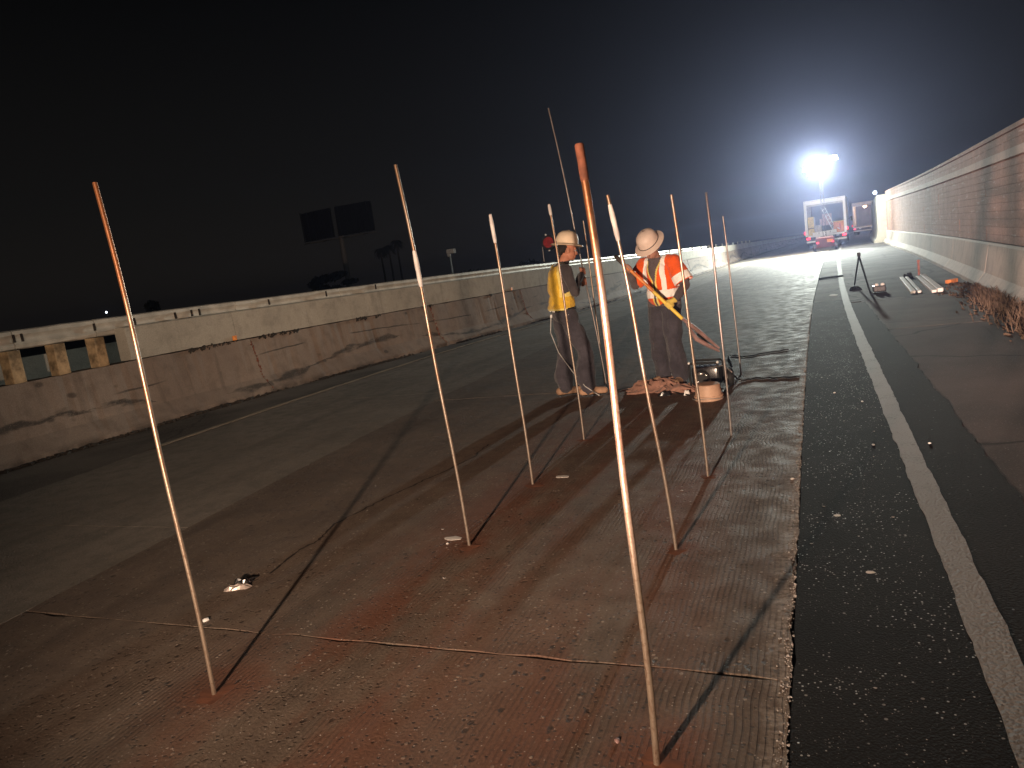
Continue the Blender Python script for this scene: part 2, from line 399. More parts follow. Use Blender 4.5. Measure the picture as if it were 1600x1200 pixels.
def cloth(name, c, var=.25, sc=26):
    n = NT(name); f = n.noise(5, 4, n.O); w = n.noise(220, 2, n.O)
    n.col(n.mix(n.math('MULTIPLY', n.step(n.noise(13, 5, n.O, rough=.7), .52, .72), .35), n.mix(n.step(f, .3, .7), tuple(q * (1 - var) for q in c), tuple(min(1, q * (1 + var)) for q in c)), tuple(q * .35 for q in c)))
    n.bump(n.math('ADD', n.noise(sc, 5, n.O, dist=.6), n.math('MULTIPLY', w, .2)), .9, .016); n.rough(.9); n.b.inputs['Specular IOR Level'].default_value = .15
    try: n.b.inputs['Sheen Weight'].default_value = .15
    except Exception: pass
    return n.mat
M['shirt'] = cloth('charcoal_cotton', (.060, .052, .055))
M['pants'] = cloth('plum_grey_work_trousers', (.058, .054, .066))
M['yellow'] = cloth('yellow_vest_fabric', (.74, .46, .045), .15)
M['lime'] = cloth('lime_trim', (.82, .66, .20), .1)
M['orangef'] = cloth('orange_vest_fabric', (.90, .125, .020), .12)
M['refl'] = cloth('reflective_stripe', (.97, .95, .90), .03, 12)
M['glove'] = cloth('yellow_glove', (.74, .55, .13), .2)
M['sleeve'] = cloth('purple_grey_sleeve', (.12, .095, .10))
M['boot'] = simple('tan_boot_leather', (.36, .22, .14), .7, var=.3)
M['sole'] = simple('boot_sole', (.05, .04, .035), .8)
M['hair'] = simple('dark_hair', (.018, .013, .011), .7)
M['straw'] = simple('tan_hard_hat', (.74, .60, .44), .5, var=.10)
M['hatw'] = simple('off_white_hard_hat', (.72, .58, .50), .45, var=.08, bump=.05)
M['decal'] = simple('dark_sticker', (.16, .08, .09), .5)
M['yelshaft'] = simple('yellow_fibreglass', (.78, .55, .08), .4)
M['orshaft'] = simple('orange_shaft', (.74, .26, .07), .45)
M['pinkm'] = simple('worn_pink_steel', (.40, .25, .23), .5, .2)
M['bucket'] = simple('tan_plastic_bucket', (.52, .34, .24), .55, var=.12)
M['sack'] = cloth('dusty_pink_cloth', (.30, .165, .125), .25, 9)
M['weed'] = simple('dry_weed', (.11, .078, .055), .9, var=.5, sc=3)
M['leaf'] = simple('dark_leaf', (.022, .026, .018), .9, var=.4, sc=2)
M['trunk'] = simple('trunk_bark', (.05, .045, .04), .9)
M['bb'] = simple('billboard_back', (.008, .008, .008), .9)
M['bbpole'] = simple('billboard_steel', (.15, .14, .13), .7)
M['lamppole'] = simple('lamp_pole', (.42, .41, .40), .6)
M['foil'] = simple('crushed_foil', (.50, .42, .38), .35, .5)
M['paper'] = simple('pale_scrap', (.62, .58, .54), .8, var=.15)
M['stone'] = simple('pale_stone', (.62, .58, .55), .7)
M['chipm'] = simple('grey_chips', (.34, .31, .29), .8, var=.3, sc=40)
M['pinkst'] = simple('pink_stake', (.72, .30, .28), .7)
M['truckin'] = simple('truck_interior', (.060, .055, .060), .8, var=.3, sc=2)
M['truckdk'] = simple('truck_chassis', (.04, .038, .04), .7)
M['tailred'] = emis('tail_light_glow', (1.0, .03, .05), 5.0, (.4, .01, .01))
M['tailfar'] = emis('far_tail_light_glow', (1.0, .06, .10), 3.0, (.4, .01, .01))
M['lens'] = emis('flood_lens_glow', (.95, 1.0, .97), 22.0, (.8, .8, .8))
M['lensw'] = emis('work_lens_glow', NEAR_COL, 20.0, (.8, .8, .8))
M['dome'] = emis('cargo_lamp_glow', (1.0, .55, .25), 7.0, (.8, .6, .4))
M['farglow'] = emis('far_lamp_glow', (.85, .92, 1.0), 7.0)
M['yelsheet'] = simple('yellow_sheeting', (.62, .46, .16), .6)
M['orbox'] = simple('orange_board', (.62, .22, .07), .6)
M['trail'] = simple('red_trailer_paint', (.10, .014, .016), .5)

# ------------------------------------------------------------------ ground
g = MB(); ys = [-60, -20, 8, 30, 60, 100, 160, 250, 400, 700]; xs = [-600, -200, -60, -12, 12, 60, 200, 600]
g.add([(x, y, zf(y) - .10 - (.25 if abs(x) > 13 else 0)) for y in ys for x in xs], [(j * 8 + i, j * 8 + i + 1, j * 8 + i + 9, j * 8 + i + 8) for j in range(len(ys) - 1) for i in range(7)])
struct(g.build('ground', M['dark']))

def strip(name, fl, fr, y0, y1, dz, mat, parent=None, th=.03, jl=0, jr=0, step=.25, nx=3, seed=0, je=0):
    ny = max(2, int((y1 - y0) / step)); vs = []; fs = []; rr = random.Random(seed)
    walkl = walkr = 0.0
    for j in range(ny + 1):
        y = y0 + (y1 - y0) * j / ny
        walkl = walkl * .6 + rr.gauss(0, 1) * jl; walkr = walkr * .6 + rr.gauss(0, 1) * jr
        l = fl(y) + walkl; r = fr(y) + walkr
        for i in range(nx + 1):
            u = i / nx; yy = y
            if je and j in (0, ny): yy += rr.gauss(0, je)
            vs.append((l + (r - l) * u, yy, zf(yy) + dz))
    w = nx + 1
    for j in range(ny):
        for i in range(nx):
            a = j * w + i; fs.append((a, a + 1, a + w + 1, a + w))
    n = len(vs)
    vs += [(v[0], v[1], v[2] - th) for v in vs]
    for j in range(ny):
        a = j * w; fs.append((a, a + w, a + w + n, a + n)); a = j * w + nx; fs.append((a, a + n, a + w + n, a + w))
    for i in range(nx):
        fs.append((i, i + n, i + 1 + n, i + 1)); a = ny * w + i; fs.append((a, a + 1, a + 1 + n, a + n))
    b = MB(); b.add(vs, fs); return b.build(name, mat, parent)
F = lambda tab, d=0.0: (lambda y: interp(tab, y) + d)

road = struct(strip('road', F(BARX, -.9), F(WALLX, .6), -8, 165, -.045, M['gapdirt'], th=.02, step=1.0))
# concrete slabs of the working lane and of the left lane
edges = [-6, -3.0, 2.37, 7.72, 12.4, 17.2, 21.9, 26.6, 31.4, 36.2, 41, 46, 51, 56, 61, 66, 72, 78, 84, 90, 100, 110, 120, 135, 150, 165]
for k, (a, b) in enumerate(zip(edges, edges[1:])):
    near = b < 20
    o = strip('concrete_slab', F(SLABL, .002), F(JOINT, -.003), a + .008, b - .008, 0, M['lane'], road, th=.04, jl=.003 if near else 0, jr=.0032 if near else 0, step=.035 if near else .5, nx=30 if near else 3, seed=k, je=.0055 if near else 0)
edges2 = [-6, -1, 3.6, 8.3, 13.1, 17.9, 23, 28, 33, 38, 43, 48, 53, 58, 64, 70, 78, 86, 95, 105, 120, 140, 165]
for k, (a, b) in enumerate(zip(edges2, edges2[1:])):
    strip('concrete_slab', F(LLINE, .0), F(SLABL, -.001), a + .004, b - .004, -.004, M['lane2'], road, th=.04, jr=.003 if b < 20 else 0, step=.1 if b < 20 else .5, nx=4, seed=50 + k)
strip('left_shoulder', F(BARX, -.7), F(LLINE, -.004), -6, 165, -.006, M['lsh'], road, jr=.006, step=.3)
strip('shoulder_pavement', F(ASPHR, -.05), F(WALLX, .35), -6, 10.9, -.014, M['shoulder'], road, step=.3)
strip('shoulder_pavement', F(ASPHR, -.05), F(WALLX, .35), 10.9, 15.2, -.012, M['shoulder2'], road, step=.3, je=.03)
strip('shoulder_pavement', F(JOINT, .012), F(WALLX, .35), 15.2, 165, -.010, M['farsh'], road, step=.5, je=.02)
strip('asphalt_patch', F(JOINT, .004), F(WLINE, -.04), -6, 15.85, -.004, M['asph'], road, th=.03, jl=.002, step=.05, nx=3, seed=5, je=.02)
strip('asphalt_patch', F(WLINE, -.04), F(ASPHR), -6, 15.0, -.007, M['asphs'], road, th=.012, jr=.008, step=.06, nx=3, seed=6, je=.02)
struct(strip('edge_line', F(WLINE, -.062), F(WLINE, .062), -6, 130, .002, M['wline'], None, th=.004, jl=.0028, jr=.0028, step=.06, nx=2, seed=9))
struct(strip('lane_line', F(LLINE, -.05), F(LLINE, .05), 6, 60, .012, M['lline'], None, th=.003, jl=.006, jr=.006, step=.1, nx=2, seed=10))

# chips of concrete along the joint edge
ch = MB(); rr = random.Random(3)
for k in range(1400):
    y = 1.4 + (rr.random() ** 1.5) * 13; x = interp(JOINT, y) - abs(rr.gauss(0, .018)) + .002; s = rr.uniform(.0012, .004) * (1 if rr.random() < .95 else 2)
    ch.box((x, y, zf(y) + s * .1), (s * rr.uniform(.7, 1.8), s * rr.uniform(.7, 2.2), s), (rr.random(), rr.random(), rr.random() * 3))
stuff(ch.build('concrete_chips', M['chipm']), 'loose pale concrete chips along the joint beside the asphalt')
# loose grit on asphalt and slab
ch = MB()
for k in range(1300):
    y = 1.6 + (rr.random() ** 1.5) * 11; x = rr.uniform(-.14, .44) if rr.random() < .72 else rr.uniform(-3.6, -.2); s = rr.uniform(.0012, .0034) * (1 if rr.random() < .93 else 2.2)
    ch.box((x, y, zf(y) + (-.005 if x > -.15 else 0) + s * .05), (s * rr.uniform(.8, 2.2), s * rr.uniform(.8, 1.8), s * .5), (rr.random() * .3, rr.random() * .3, rr.random() * 3))
stuff(ch.build('grit', M['chipm']), 'fine pale grit scattered on the pavement')
# crack in the slab
ck = MB(); pts = [(-2.90, 2.95), (-2.95, 3.25), (-2.93, 3.45), (-3.0, 3.66), (-2.96, 3.9), (-2.92, 4.17), (-2.84, 4.5), (-2.74, 4.82), (-2.68, 5.2), (-2.72, 5.6)]
fine = []
for (a, b), (c, d) in zip(pts, pts[1:]):
    for k in range(8):
        t = k / 8; fine.append((a + (c - a) * t + rr.gauss(0, .006), b + (d - b) * t))
for i, ((a, b), (c, d)) in enumerate(zip(fine, fine[1:])):
    w = .004 + .006 * rr.random()
    ck.add([(a - w, b, .003), (a + w, b, .003), (c + w, d, .003), (c - w, d, .003)], [(0, 1, 2, 3)])
stuff(ck.build('slab_crack', M['gapdirt'], road), 'jagged crack running along the slab')

# ------------------------------------------------------------------ median barrier on the left
mb_ = thing('median_barrier', 'scuffed two tier concrete barrier running along the left side of the road', 'barrier', (0, 0, 0))
LOW = [(-.62, -.05), (.02, -.05), (.02, .075), (-.15, .27), (-.27, .93), (-.62, .93)]
joints = [-6, -.6, 4.5, 9.45, 14.4, 18.3, 22.6, 27, 32, 37, 42, 48, 54, 60, 68, 76, 85, 95, 107, 120, 140, 165]
for k, (a, b) in enumerate(zip(joints, joints[1:])):
    q = MB(); n = max(3, int((b - a) / (.09 if b < 20 else .6))); dx = random.uniform(-.012, .012)
    sts = []
    for j in range(n + 1):
        y = a + .012 + (b - a - .024) * j / n; s = interp(BARH, y)
        
        def stn(o, z, y=y, s=s, dx=dx):
            w = noise.noise(Vector((y * 2.3, z * 5, o * 7))) * .012 + min(0, noise.noise(Vector((y * 6, z * 9, 4))) + .25) * .030
            return (interp(BARX, y) + o + dx + (w if o > -.5 else 0), y, zf(y) + (z * s + (w * .7 if z > .9 else 0) if z > 0 else z))
        sts.append(stn)
    q.sweep(LOW, sts); q.build('barrier_segment', M['barrier'], mb_)
UP = [(-.50, .945), (-.285, .945), (-.30, 1.395), (-.315, 1.41), (-.48, 1.41), (-.50, 1.395)]
ju = [7.28, 9.2, 10.85, 12.5, 14.2, 16, 18, 20, 22, 24.5, 27, 30, 33, 37, 41, 46, 52, 58, 66, 76, 88, 105, 130, 165]
for k, (a, b) in enumerate(zip(ju, ju[1:])):
    q = MB(); n = max(2, int((b - a) / .5)); sts = []
    for j in range(n + 1):
        y = a + .004 + (b - a - .008) * j / n; s = interp(BARH, y)
        sts.append(lambda o, z, y=y, s=s: (interp(BARX, y) + o, y, zf(y) + z * s))
    q.sweep(UP, sts); q.build('upper_wall_panel', M['upper'], mb_)
# orange marker plates at the foot of the upper wall
for y in (9.15, 17.9):
    q = MB(); q.box((0, 0, 0), (.018, .085, .075)); o = q.build('marker_plate', M['orange'], mb_, bevel=.006); o.location = (interp(BARX, y) - .272, y, zf(y) + .985)
# rubbish and dirt lodged on the ledge under the upper wall and along the foot
q = MB(); rr = random.Random(11)
for k in range(150):
    c = random.choice([8.3, 8.5, 8.75, 9.0, 9.75, 9.95, 10.2, 10.45, 12.1, 12.25, 12.7, 14.4, 16.8, 8.35, 8.9])
    y = c + rr.gauss(0, .05); s = rr.uniform(.012, .035)
    q.box((interp(BARX, y) - .262 + rr.uniform(-.01, .012), y, zf(y) + .925 + rr.uniform(-.03, .015)), (s * .6, s * rr.uniform(.8, 2), s * rr.uniform(.7, 1.6)), (rr.random(), rr.random(), rr.random()))
for k in range(900):
    y = rr.choice([5.4, 6.2, 7.9, 8.3, 8.6, 11.2, 11.8, 12.2, 15.6, 19, 23]) + rr.gauss(0, .5); s = rr.uniform(.01, .04)
    q.box((interp(BARX, y) + .03 + abs(rr.gauss(0, .035)), y, zf(y) + s * .25), (s, s * rr.uniform(1, 2.2), s * .7), (rr.random() * .4, rr.random() * .4, rr.random() * 3))
stuff(q.build('barrier_dirt', M['dark']), 'dark dirt and debris lodged along the left barrier')
# joint rubble: crumbled filler standing in the open joint
q = MB()
for yj in (9.45, 14.4, 18.3):
    for k in range(40):
        t = rr.random(); z = .05 + t * .85; off = .02 if z < .08 else (-.15 * (z - .075) / .2 if z < .27 else -.15 - .12 * (z - .27) / .66)
        s = rr.uniform(.012, .03)
        q.box((interp(BARX, yj) + off - .006, yj + rr.gauss(0, .012), zf(yj) + z), (s * .7, s, s * 1.6), (rr.random(), rr.random(), rr.random()))
stuff(q.build('joint_filler', M['rustcap'], mb_))

# guard rail behind the barrier with timber posts
gr = thing('guard_rail', 'pale steel guard rail on timber posts behind the left barrier', 'guard rail')
for y in (4.6, 5.18, 5.77, 6.36, 6.93):
    q = MB(); q.box((0, 0, 0), (.17, .16, 1.34)); o = q.build('post', M['wood'], gr, bevel=.008); o.location = (-9.065, y, .66); o.rotation_euler = (0, 0, random.uniform(-.05, .05))
RAIL = [(0, 1.33), (.035, 1.345), (.05, 1.39), (.02, 1.43), (.02, 1.47), (.05, 1.51), (.035, 1.56), (0, 1.575), (-.012, 1.56), (.02, 1.51), (-.005, 1.475), (-.005, 1.425), (.02, 1.39), (-.012, 1.345)]
rj = [-6, -2, 2, 5.9, 7.0, 9.5, 12, 14.5, 17, 20, 24, 28, 33, 38, 44]
for a, b in zip(rj, rj[1:]):
    q = MB(); sts = []
    for j in range(6):
        y = a + .006 + (b - a - .012) * j / 5; s = interp(BARH, y)
        base = min(interp(BARX, y) - .52, -9.02 if y < 9 else 99); dz = random.uniform(-.004, .004)
        sts.append(lambda o, z, y=y, s=s, base=base, dz=dz: (base + o, y, zf(y) + (z - .0) * s + dz))
    q.sweep(RAIL, sts); q.build('rail_beam', M['galv'], gr, smooth=True)
for y in (4.7, 5.9, 6.0, 6.98, 7.6, 8.3, 8.6, 8.75, 10.2, 11.6, 13):
    q = MB(); q.box((0, 0, 0), (.02, .022, .1)); o = q.build('rail_bolt', M['gapdirt'], gr); o.location = (min(interp(BARX, y) - .52, -9.02 if y < 9 else 99) + .058, y, 1.47)
# back wall beyond the rail
bw = MB(); bw.sweep([(-2.2, -.05), (-1.95, -.05), (-1.95, 1.18), (-2.2, 1.18)], [(lambda o, z, y=y: (interp(BARX, y) + o, y, zf(y) + z)) for y in (-6, 0, 4, 8, 12, 16, 20)])
tag(bw.build('parapet_wall', M['upper']), 'low pale parapet seen between the timber posts of the guard rail', 'wall')

# small white delineators on the far barrier top
for k in range(13):
    y = 34 + k * 2.6; s = interp(BARH, y)
    q = MB(); q.box((0, 0, .09), (.05, .03, .18)); q.box((0, -.018, .13), (.06, .012, .08))
    o = q.build('barrier_reflector', M['white']); o.location = (interp(BARX, y) - .40, y, zf(y) + 1.41 * s)
    tag(o, 'small white reflector tab in the row on the far part of the left barrier', 'reflector', 'reflectors along the far left barrier')

# ------------------------------------------------------------------ sound wall on the right
sw = thing('sound_wall', 'long reddish block wall on a concrete barrier along the right shoulder', 'wall')
RB = [(.55, -.05), (0, -.05), (0, .07), (.13, .25), (.20, .74), (.235, .775), (.55, .775)]
je = [-6, 1.2, 6.1, 10.9, 15.7, 21.2, 27, 32.8, 38.5, 44.2, 54.6]
for a, b in zip(je, je[1:]):
    q = MB(); n = 9; sts = []
    for j in range(n + 1):
        y = a + .014 + (b - a - .028) * j / n
        sts.append(lambda o, z, y=y: (interp(WALLX, y) + o, y, zf(y) + z))
    q.sweep(RB, sts); q.build('barrier_segment', M['rbar'], sw)
def WH(y): return 2.47 + (y - 11) * .0165 if y > 11 else 2.47
wj = [-6, 0, 5, 9, 12.4, 16.3, 20.4, 25, 30, 35.5, 41.5, 48, 54.5]
NC = 13
q = MB(); q.sweep([(.30, 0), (.55, 0), (.55, 1), (.30, 1)], [(lambda o, z, y=y: (interp(WALLX, y) + o, y, zf(y) + .77 + z * (WH(y) - .80))) for y in (-6, 3, 8, 12, 16, 20, 26, 33, 41, 48, 54.5)]); q.build('wall_core', M['mortar'], sw)
rr = random.Random(21)
for a, b in zip(wj, wj[1:]):
    for k in range(NC):
        q = MB(); sts = []; n = 5; pr = .255 + rr.uniform(-.004, .004)
        capk = (k == NC - 3); topk = (k >= NC - 2)
        if capk: pr = .215
        if topk: pr = .268
        for j in range(n + 1):
            y = a + .005 + (b - a - .01) * j / n
            H = WH(y) - .785; z0 = .785 + H * k / NC + .0015; z1 = .785 + H * (k + 1) / NC - .0015
            sts.append(lambda o, z, y=y, z0=z0, z1=z1: (interp(WALLX, y) + o, y, zf(y) + z0 + (z1 - z0) * z))
        q.sweep([(.32, 0), (pr + .003, 0), (pr, .06), (pr, .94), (pr + .003, 1), (.32, 1)], sts)
        q.build('block_course', M['cap'] if capk else M['block'], sw)
q = MB(); q.sweep([(.24, 0), (.60, 0), (.60, .07), (.24, .07)], [(lambda o, z, y=y: (interp(WALLX, y) + o, y, zf(y) + WH(y) + .002 + z)) for y in (-6, 3, 8, 12, 16, 20, 26, 33, 41, 48, 54.5)]); q.build('wall_coping', M['block'], sw)
# pale plain wall beyond the jog
pw = thing('pale_wall', 'plain pale concrete wall with a flared foot past the end of the block wall', 'wall')
q = MB(); prof = [(.75, -.05), (-.52, -.05), (-.52, .10), (-.36, .32), (-.27, .85), (-.27, 3.0), (-.22, 3.1), (.75, 3.1)]
q.sweep(prof, [(lambda o, z, y=y: (interp(WALLX, y) + o, y, zf(y) + z)) for y in (55, 57, 60, 63, 66)]); q.build('wall_panel', M['pale'], pw, bevel=.0)
q = MB(); q.sweep(prof, [(lambda o, z, y=y: (interp(WALLX, y) + o, y, zf(y) + z)) for y in (66.02, 75, 85, 95, 110, 130, 160)]); q.build('wall_panel', M['pale'], pw)

# dry weeds at the foot of the right barrier
q = MB(); rr = random.Random(5)
for k in range(2600):
    y = 8.6 + rr.random() ** .8 * 7.2; wd = .30 if y < 13 else .30 * (16.2 - y) / 3.2
    x = interp(WALLX, y) - abs(rr.gauss(0, wd * .55)) + .03; h = rr.uniform(.04, .17) * (1.15 if y < 14 else .7)
    a = rr.random() * 6.28; lx, ly = math.cos(a) * h * rr.uniform(.2, .9), math.sin(a) * h * rr.uniform(.2, .9); w = rr.uniform(.003, .007)
    z = zf(y) - .012
    q.add([(x - w, y, z), (x + w, y, z), (x + lx * .5 + w * .7, y + ly * .5, z + h * .7), (x + lx * .5 - w * .7, y + ly * .5, z + h * .7), (x + lx, y + ly, z + h)], [(0, 1, 2, 3), (3, 2, 4)])
for k in range(900):
    y = 9 + rr.random() * 8.0; x = interp(WALLX, y) - abs(rr.gauss(0, .22)); s = rr.uniform(.01, .035)
    q.box((x, y, zf(y) - .006), (s, s * 1.5, s * .7), (rr.random(), rr.random(), rr.random()))
stuff(q.build('dry_weeds', M['weed']), 'dry brown weeds and litter at the foot of the right barrier')
# ------------------------------------------------------------------ steel rods
def rod(label, base, top, r=.0087, mat='rod', bend=.0, tape=None, tip=None, mound=True, sleeve=None, grp='steel rods standing in the pavement'):
    b = Vector(base); t = Vector(top)
    th = thing('steel_rod', label, 'rod', b, group=grp)
    d = t - b; pts = []
    side = Vector((d.y, -d.x, 0)); side = Vector((1, .3, 0)).normalized()
    n = 14
    P = lambda u: d * u + side * (bend * math.sin(math.pi * u) + bend * .4 * math.sin(3.1 * math.pi * u))
    for i in range(n + 1): pts.append(P(i / n))
    q = MB(); q.tube(pts, r, 12); q.build('shaft', M[mat], th, smooth=True)
    if tape:
        a, c = tape; q = MB(); q.tube([P(a + (c - a) * k / 5) for k in range(6)], [r * 1.12, r * 1.5, r * 1.4, r * 1.55, r * 1.4, r * 1.1], 12); q.build('tape_wrap', M['tape'], th, smooth=True)
    if tip:
        q = MB(); q.tube([P(tip), P(1.0), P(1.0) + d.normalized() * .004], [r * 1.12, r * 1.18, r * .9], 12); q.build('rusty_end', M['rustcap'], th, smooth=True)
    return th
RODS = [
 ('rusty steel rod nearest the left edge, beside the small crushed packet', (-2.29, 1.91), (-2.30, 1.90, 1.99), dict(mat='rodrust', bend=.012, tape=None)),
 ('straight tall rod with a pale wrapped section, second from the left', (-1.87, 3.40), (-1.93, 3.36, 2.09), dict(mat='rod', bend=.010, tape=(.70, .79))),
 ('rod with a white taped tip standing third from the left', (-1.88, 4.45), (-1.91, 4.44, 1.85), dict(mat='rod', tape=(.90, .998), bend=.006)),
 ('pale rod crossing in front of the worker in the yellow vest', (-1.85, 5.60), (-1.89, 5.59, 1.94), dict(mat='rod', bend=.008, tape=(.955, .998))),
 ('thickest closest rod with an orange rusty upper half and dark red tip', (-.52, 1.87), (-.53, 1.87, 1.78), dict(mat='rodrust', r=.0105, bend=.010, tip=.95)),
 ('leaning rod with a wrapped top standing between the two workers', (-.72, 3.41), (-.85, 3.37, 1.76), dict(mat='rod', bend=.012, tape=(.88, .975))),
 ('rod crossing in front of the orange vest and the tan bucket', (-.71, 4.57), (-.76, 4.56, 1.79), dict(mat='rod', bend=.006)),
 ('thin rod standing just right of the tan bucket', (-.66, 5.57), (-.68, 5.57, 1.83), dict(mat='rodgrey', r=.0083, bend=.005)),
 ('farthest rod on the right, behind the black machine', (-.80, 8.10), (-.84, 8.10, 1.71), dict(mat='rodgrey', r=.0083, bend=.004)),
 ('rod half hidden behind the thick closest rod, beside the long one', (-2.33, 8.08), (-2.35, 8.07, 1.89), dict(mat='rod', bend=.004)),
]
for lab, b, t, kw in RODS: rod(lab, (b[0], b[1], zf(b[1]) - .01), (t[0], t[1], t[2] + zf(b[1])), **kw)
TB = Vector((-2.24, 7.84, 0)); TT = Vector((-2.49, 7.75, 3.10))
rod('very long slim rod gripped upright by the worker in the yellow vest', TB, TT, mat='rodgrey', r=.0083, bend=.012)
# heaps of red dust round the drilled holes
rr = random.Random(31)
for lab, b, s in [('nearest left rod', (-2.29, 1.91), 1.0), ('second rod from the left', (-1.87, 3.40), 1.0), ('third rod from the left', (-1.88, 4.45), 1.0), ('rod before the yellow vest', (-1.85, 5.60), .8), ('thick closest rod', (-.52, 1.87), 1.0), ('leaning rod between the workers', (-.72, 3.41), .8), ('rod before the orange vest', (-.71, 4.57), .7)]:
    q = MB(); vs = []; fs = []; nr, na = 7, 28; ph = rr.random() * 6
    for i in range(nr + 1):
        for k in range(na):
            a = 2 * math.pi * k / na; u = i / nr
            rad = (.070 + .05 * noise.noise(Vector((math.cos(a) * 1.3 + ph, math.sin(a) * 1.3, 0)))) * s * u
            z = .004 * (1 - u) ** 1.3 * (1 + .8 * noise.noise(Vector((math.cos(a) * u * 4 + ph, math.sin(a) * u * 4, 3)))) + .0008 - .005 * u ** 5
            vs.append((b[0] + math.cos(a) * rad * 1.25, b[1] + math.sin(a) * rad * 1.1, zf(b[1]) + max(-.004, z)))
    for i in range(nr):
        for k in range(na): fs.append((i * na + k, i * na + (k + 1) % na, (i + 1) * na + (k + 1) % na, (i + 1) * na + k))
    q.add(vs, fs); o = q.build('dust_heap', M['dust'], smooth=True)
    stuff(o, 'low heap of rust red dust round the foot of the ' + lab)

# ------------------------------------------------------------------ litter on the pavement
t = thing('crushed_packet', 'small crushed shiny packet with a dark tail lying near the leftmost rod', 'litter', (-2.97, 2.77, 0), R(25))
def crumple(w, l, h, seed, n=7, amp=.5):
    rr = random.Random(seed); q = MB(); vs = []; fs = []
    for j in range(n):
        for i in range(n):
            u, v = i / (n - 1) - .5, j / (n - 1) - .5
            e = max(0, 1 - 2.1 * max(abs(u), abs(v)))
            z = h * (min(1, e * 3) * .8 + .2) * (1 + amp * rr.uniform(-1, 1))
            vs.append((u * w * (1 + .2 * rr.uniform(-1, 1)), v * l * (1 + .15 * rr.uniform(-1, 1)), max(.002, z)))
    for j in range(n - 1):
        for i in range(n - 1):
            a = j * n + i; fs += [(a, a + 1, a + n + 1), (a, a + n + 1, a + n)]
    b0 = len(vs); vs += [(v[0], v[1], 0) for v in vs]
    ring = [i for i in range(n)] + [j * n + n - 1 for j in range(1, n)] + [(n - 1) * n + i for i in range(n - 2, -1, -1)] + [j * n for j in range(n - 2, 0, -1)]
    for a, c in zip(ring, ring[1:] + ring[:1]): fs.append((a, a + b0, c + b0, c))
    fs.append(tuple(b0 + i for i in reversed(ring)))
    q.add(vs, fs); return q
crumple(.13, .055, .016, 4).build('wrapper', M['foil'], t)
o = crumple(.10, .05, .026, 9).build('dark_flap', M['blackg'], t); o.location = (.01, .042, 0)
q = MB(); q.tube([(.03, .05, .02), (.06, .08, .015), (.075, .12, .004)], [.006, .005, .003], 6); q.build('tail', M['black'], t, smooth=True)
def pebble(label, loc, s, mat, seed, flat=.6):
    q = MB(); q.ball((0, 0, 0), (s, s * .8, s * flat), n=10)
    q.v = [tuple(Vector(v) * (1 + .3 * noise.noise(Vector(v) * (1.6 / s) + Vector((seed, 0, 0))))) for v in q.v]
    o = q.build('pebble', M[mat], smooth=True); o.location = (loc[0], loc[1], zf(loc[1]) + s * flat * (.3 if loc[0] < -.1 else .0)); o.rotation_euler = (0, 0, seed)
    tag(o, label, 'pebble')
pebble('bright white pebble beside the leftmost rod, just beyond the slab joint', (-2.86, 2.43), .017, 'whitep', 1)
pebble('small pinkish pebble near the foot of the thick closest rod', (-.66, 1.95), .011, 'pinkm', 2)
pebble('tiny white pebble by the foot of the second rod from the left', (-2.02, 3.42), .010, 'stone', 3)
pebble('white lump on the joint line right of the leaning rod', (-.20, 4.5), .013, 'stone', 4)
def flat(label, loc, w, l, seed):
    q = MB(); n = 12; rr = random.Random(seed); vs = [(0, 0, .006)] + [(math.cos(6.283 * k / n) * w * rr.uniform(.75, 1.1), math.sin(6.283 * k / n) * l * rr.uniform(.75, 1.1), .005) for k in range(n)]
    vs += [(v[0] * 1.02, v[1] * 1.02, 0) for v in vs[1:]]
    fs = [(0, 1 + k, 1 + (k + 1) % n) for k in range(n)] + [(1 + k, 1 + n + k, 1 + n + (k + 1) % n, 1 + (k + 1) % n) for k in range(n)]
    q.add(vs, fs); o = q.build('pale_scrap', M['paper']); o.location = (loc[0], loc[1], zf(loc[1]) - (.0085 if loc[0] > -.1 else .0035)); tag(o, label, 'scrap')
flat('flat pale scrap on the black asphalt, farther of the two ovals', (.03, 3.91), .018, .018, 1)
flat('flat pale scrap on the black asphalt, nearer of the two ovals', (.14, 3.24), .020, .016, 2)
flat('pale chalky smear beside the foot of the second rod from the left', (-2.02, 3.50), .06, .03, 3)
flat('pale chalky smear beyond the foot of the third rod from the left', (-1.72, 4.62), .06, .03, 4)
flat('white scrap lying left of the edge line before the tripod', (.36, 17.2), .09, .22, 6)
for k, (p, lab) in enumerate([((.10, 6.9), 'white dot on asphalt level with the orange vest'), ((.30, 6.5), 'white dot on asphalt touching the edge line'), ((.29, 5.2), 'white dot on asphalt in mid patch'), ((.62, 5.2), 'white dot on the smooth asphalt right of the edge line')]):
    pebble(lab, p, .011, 'whitep', 10 + k, .5)
rr = random.Random(77)

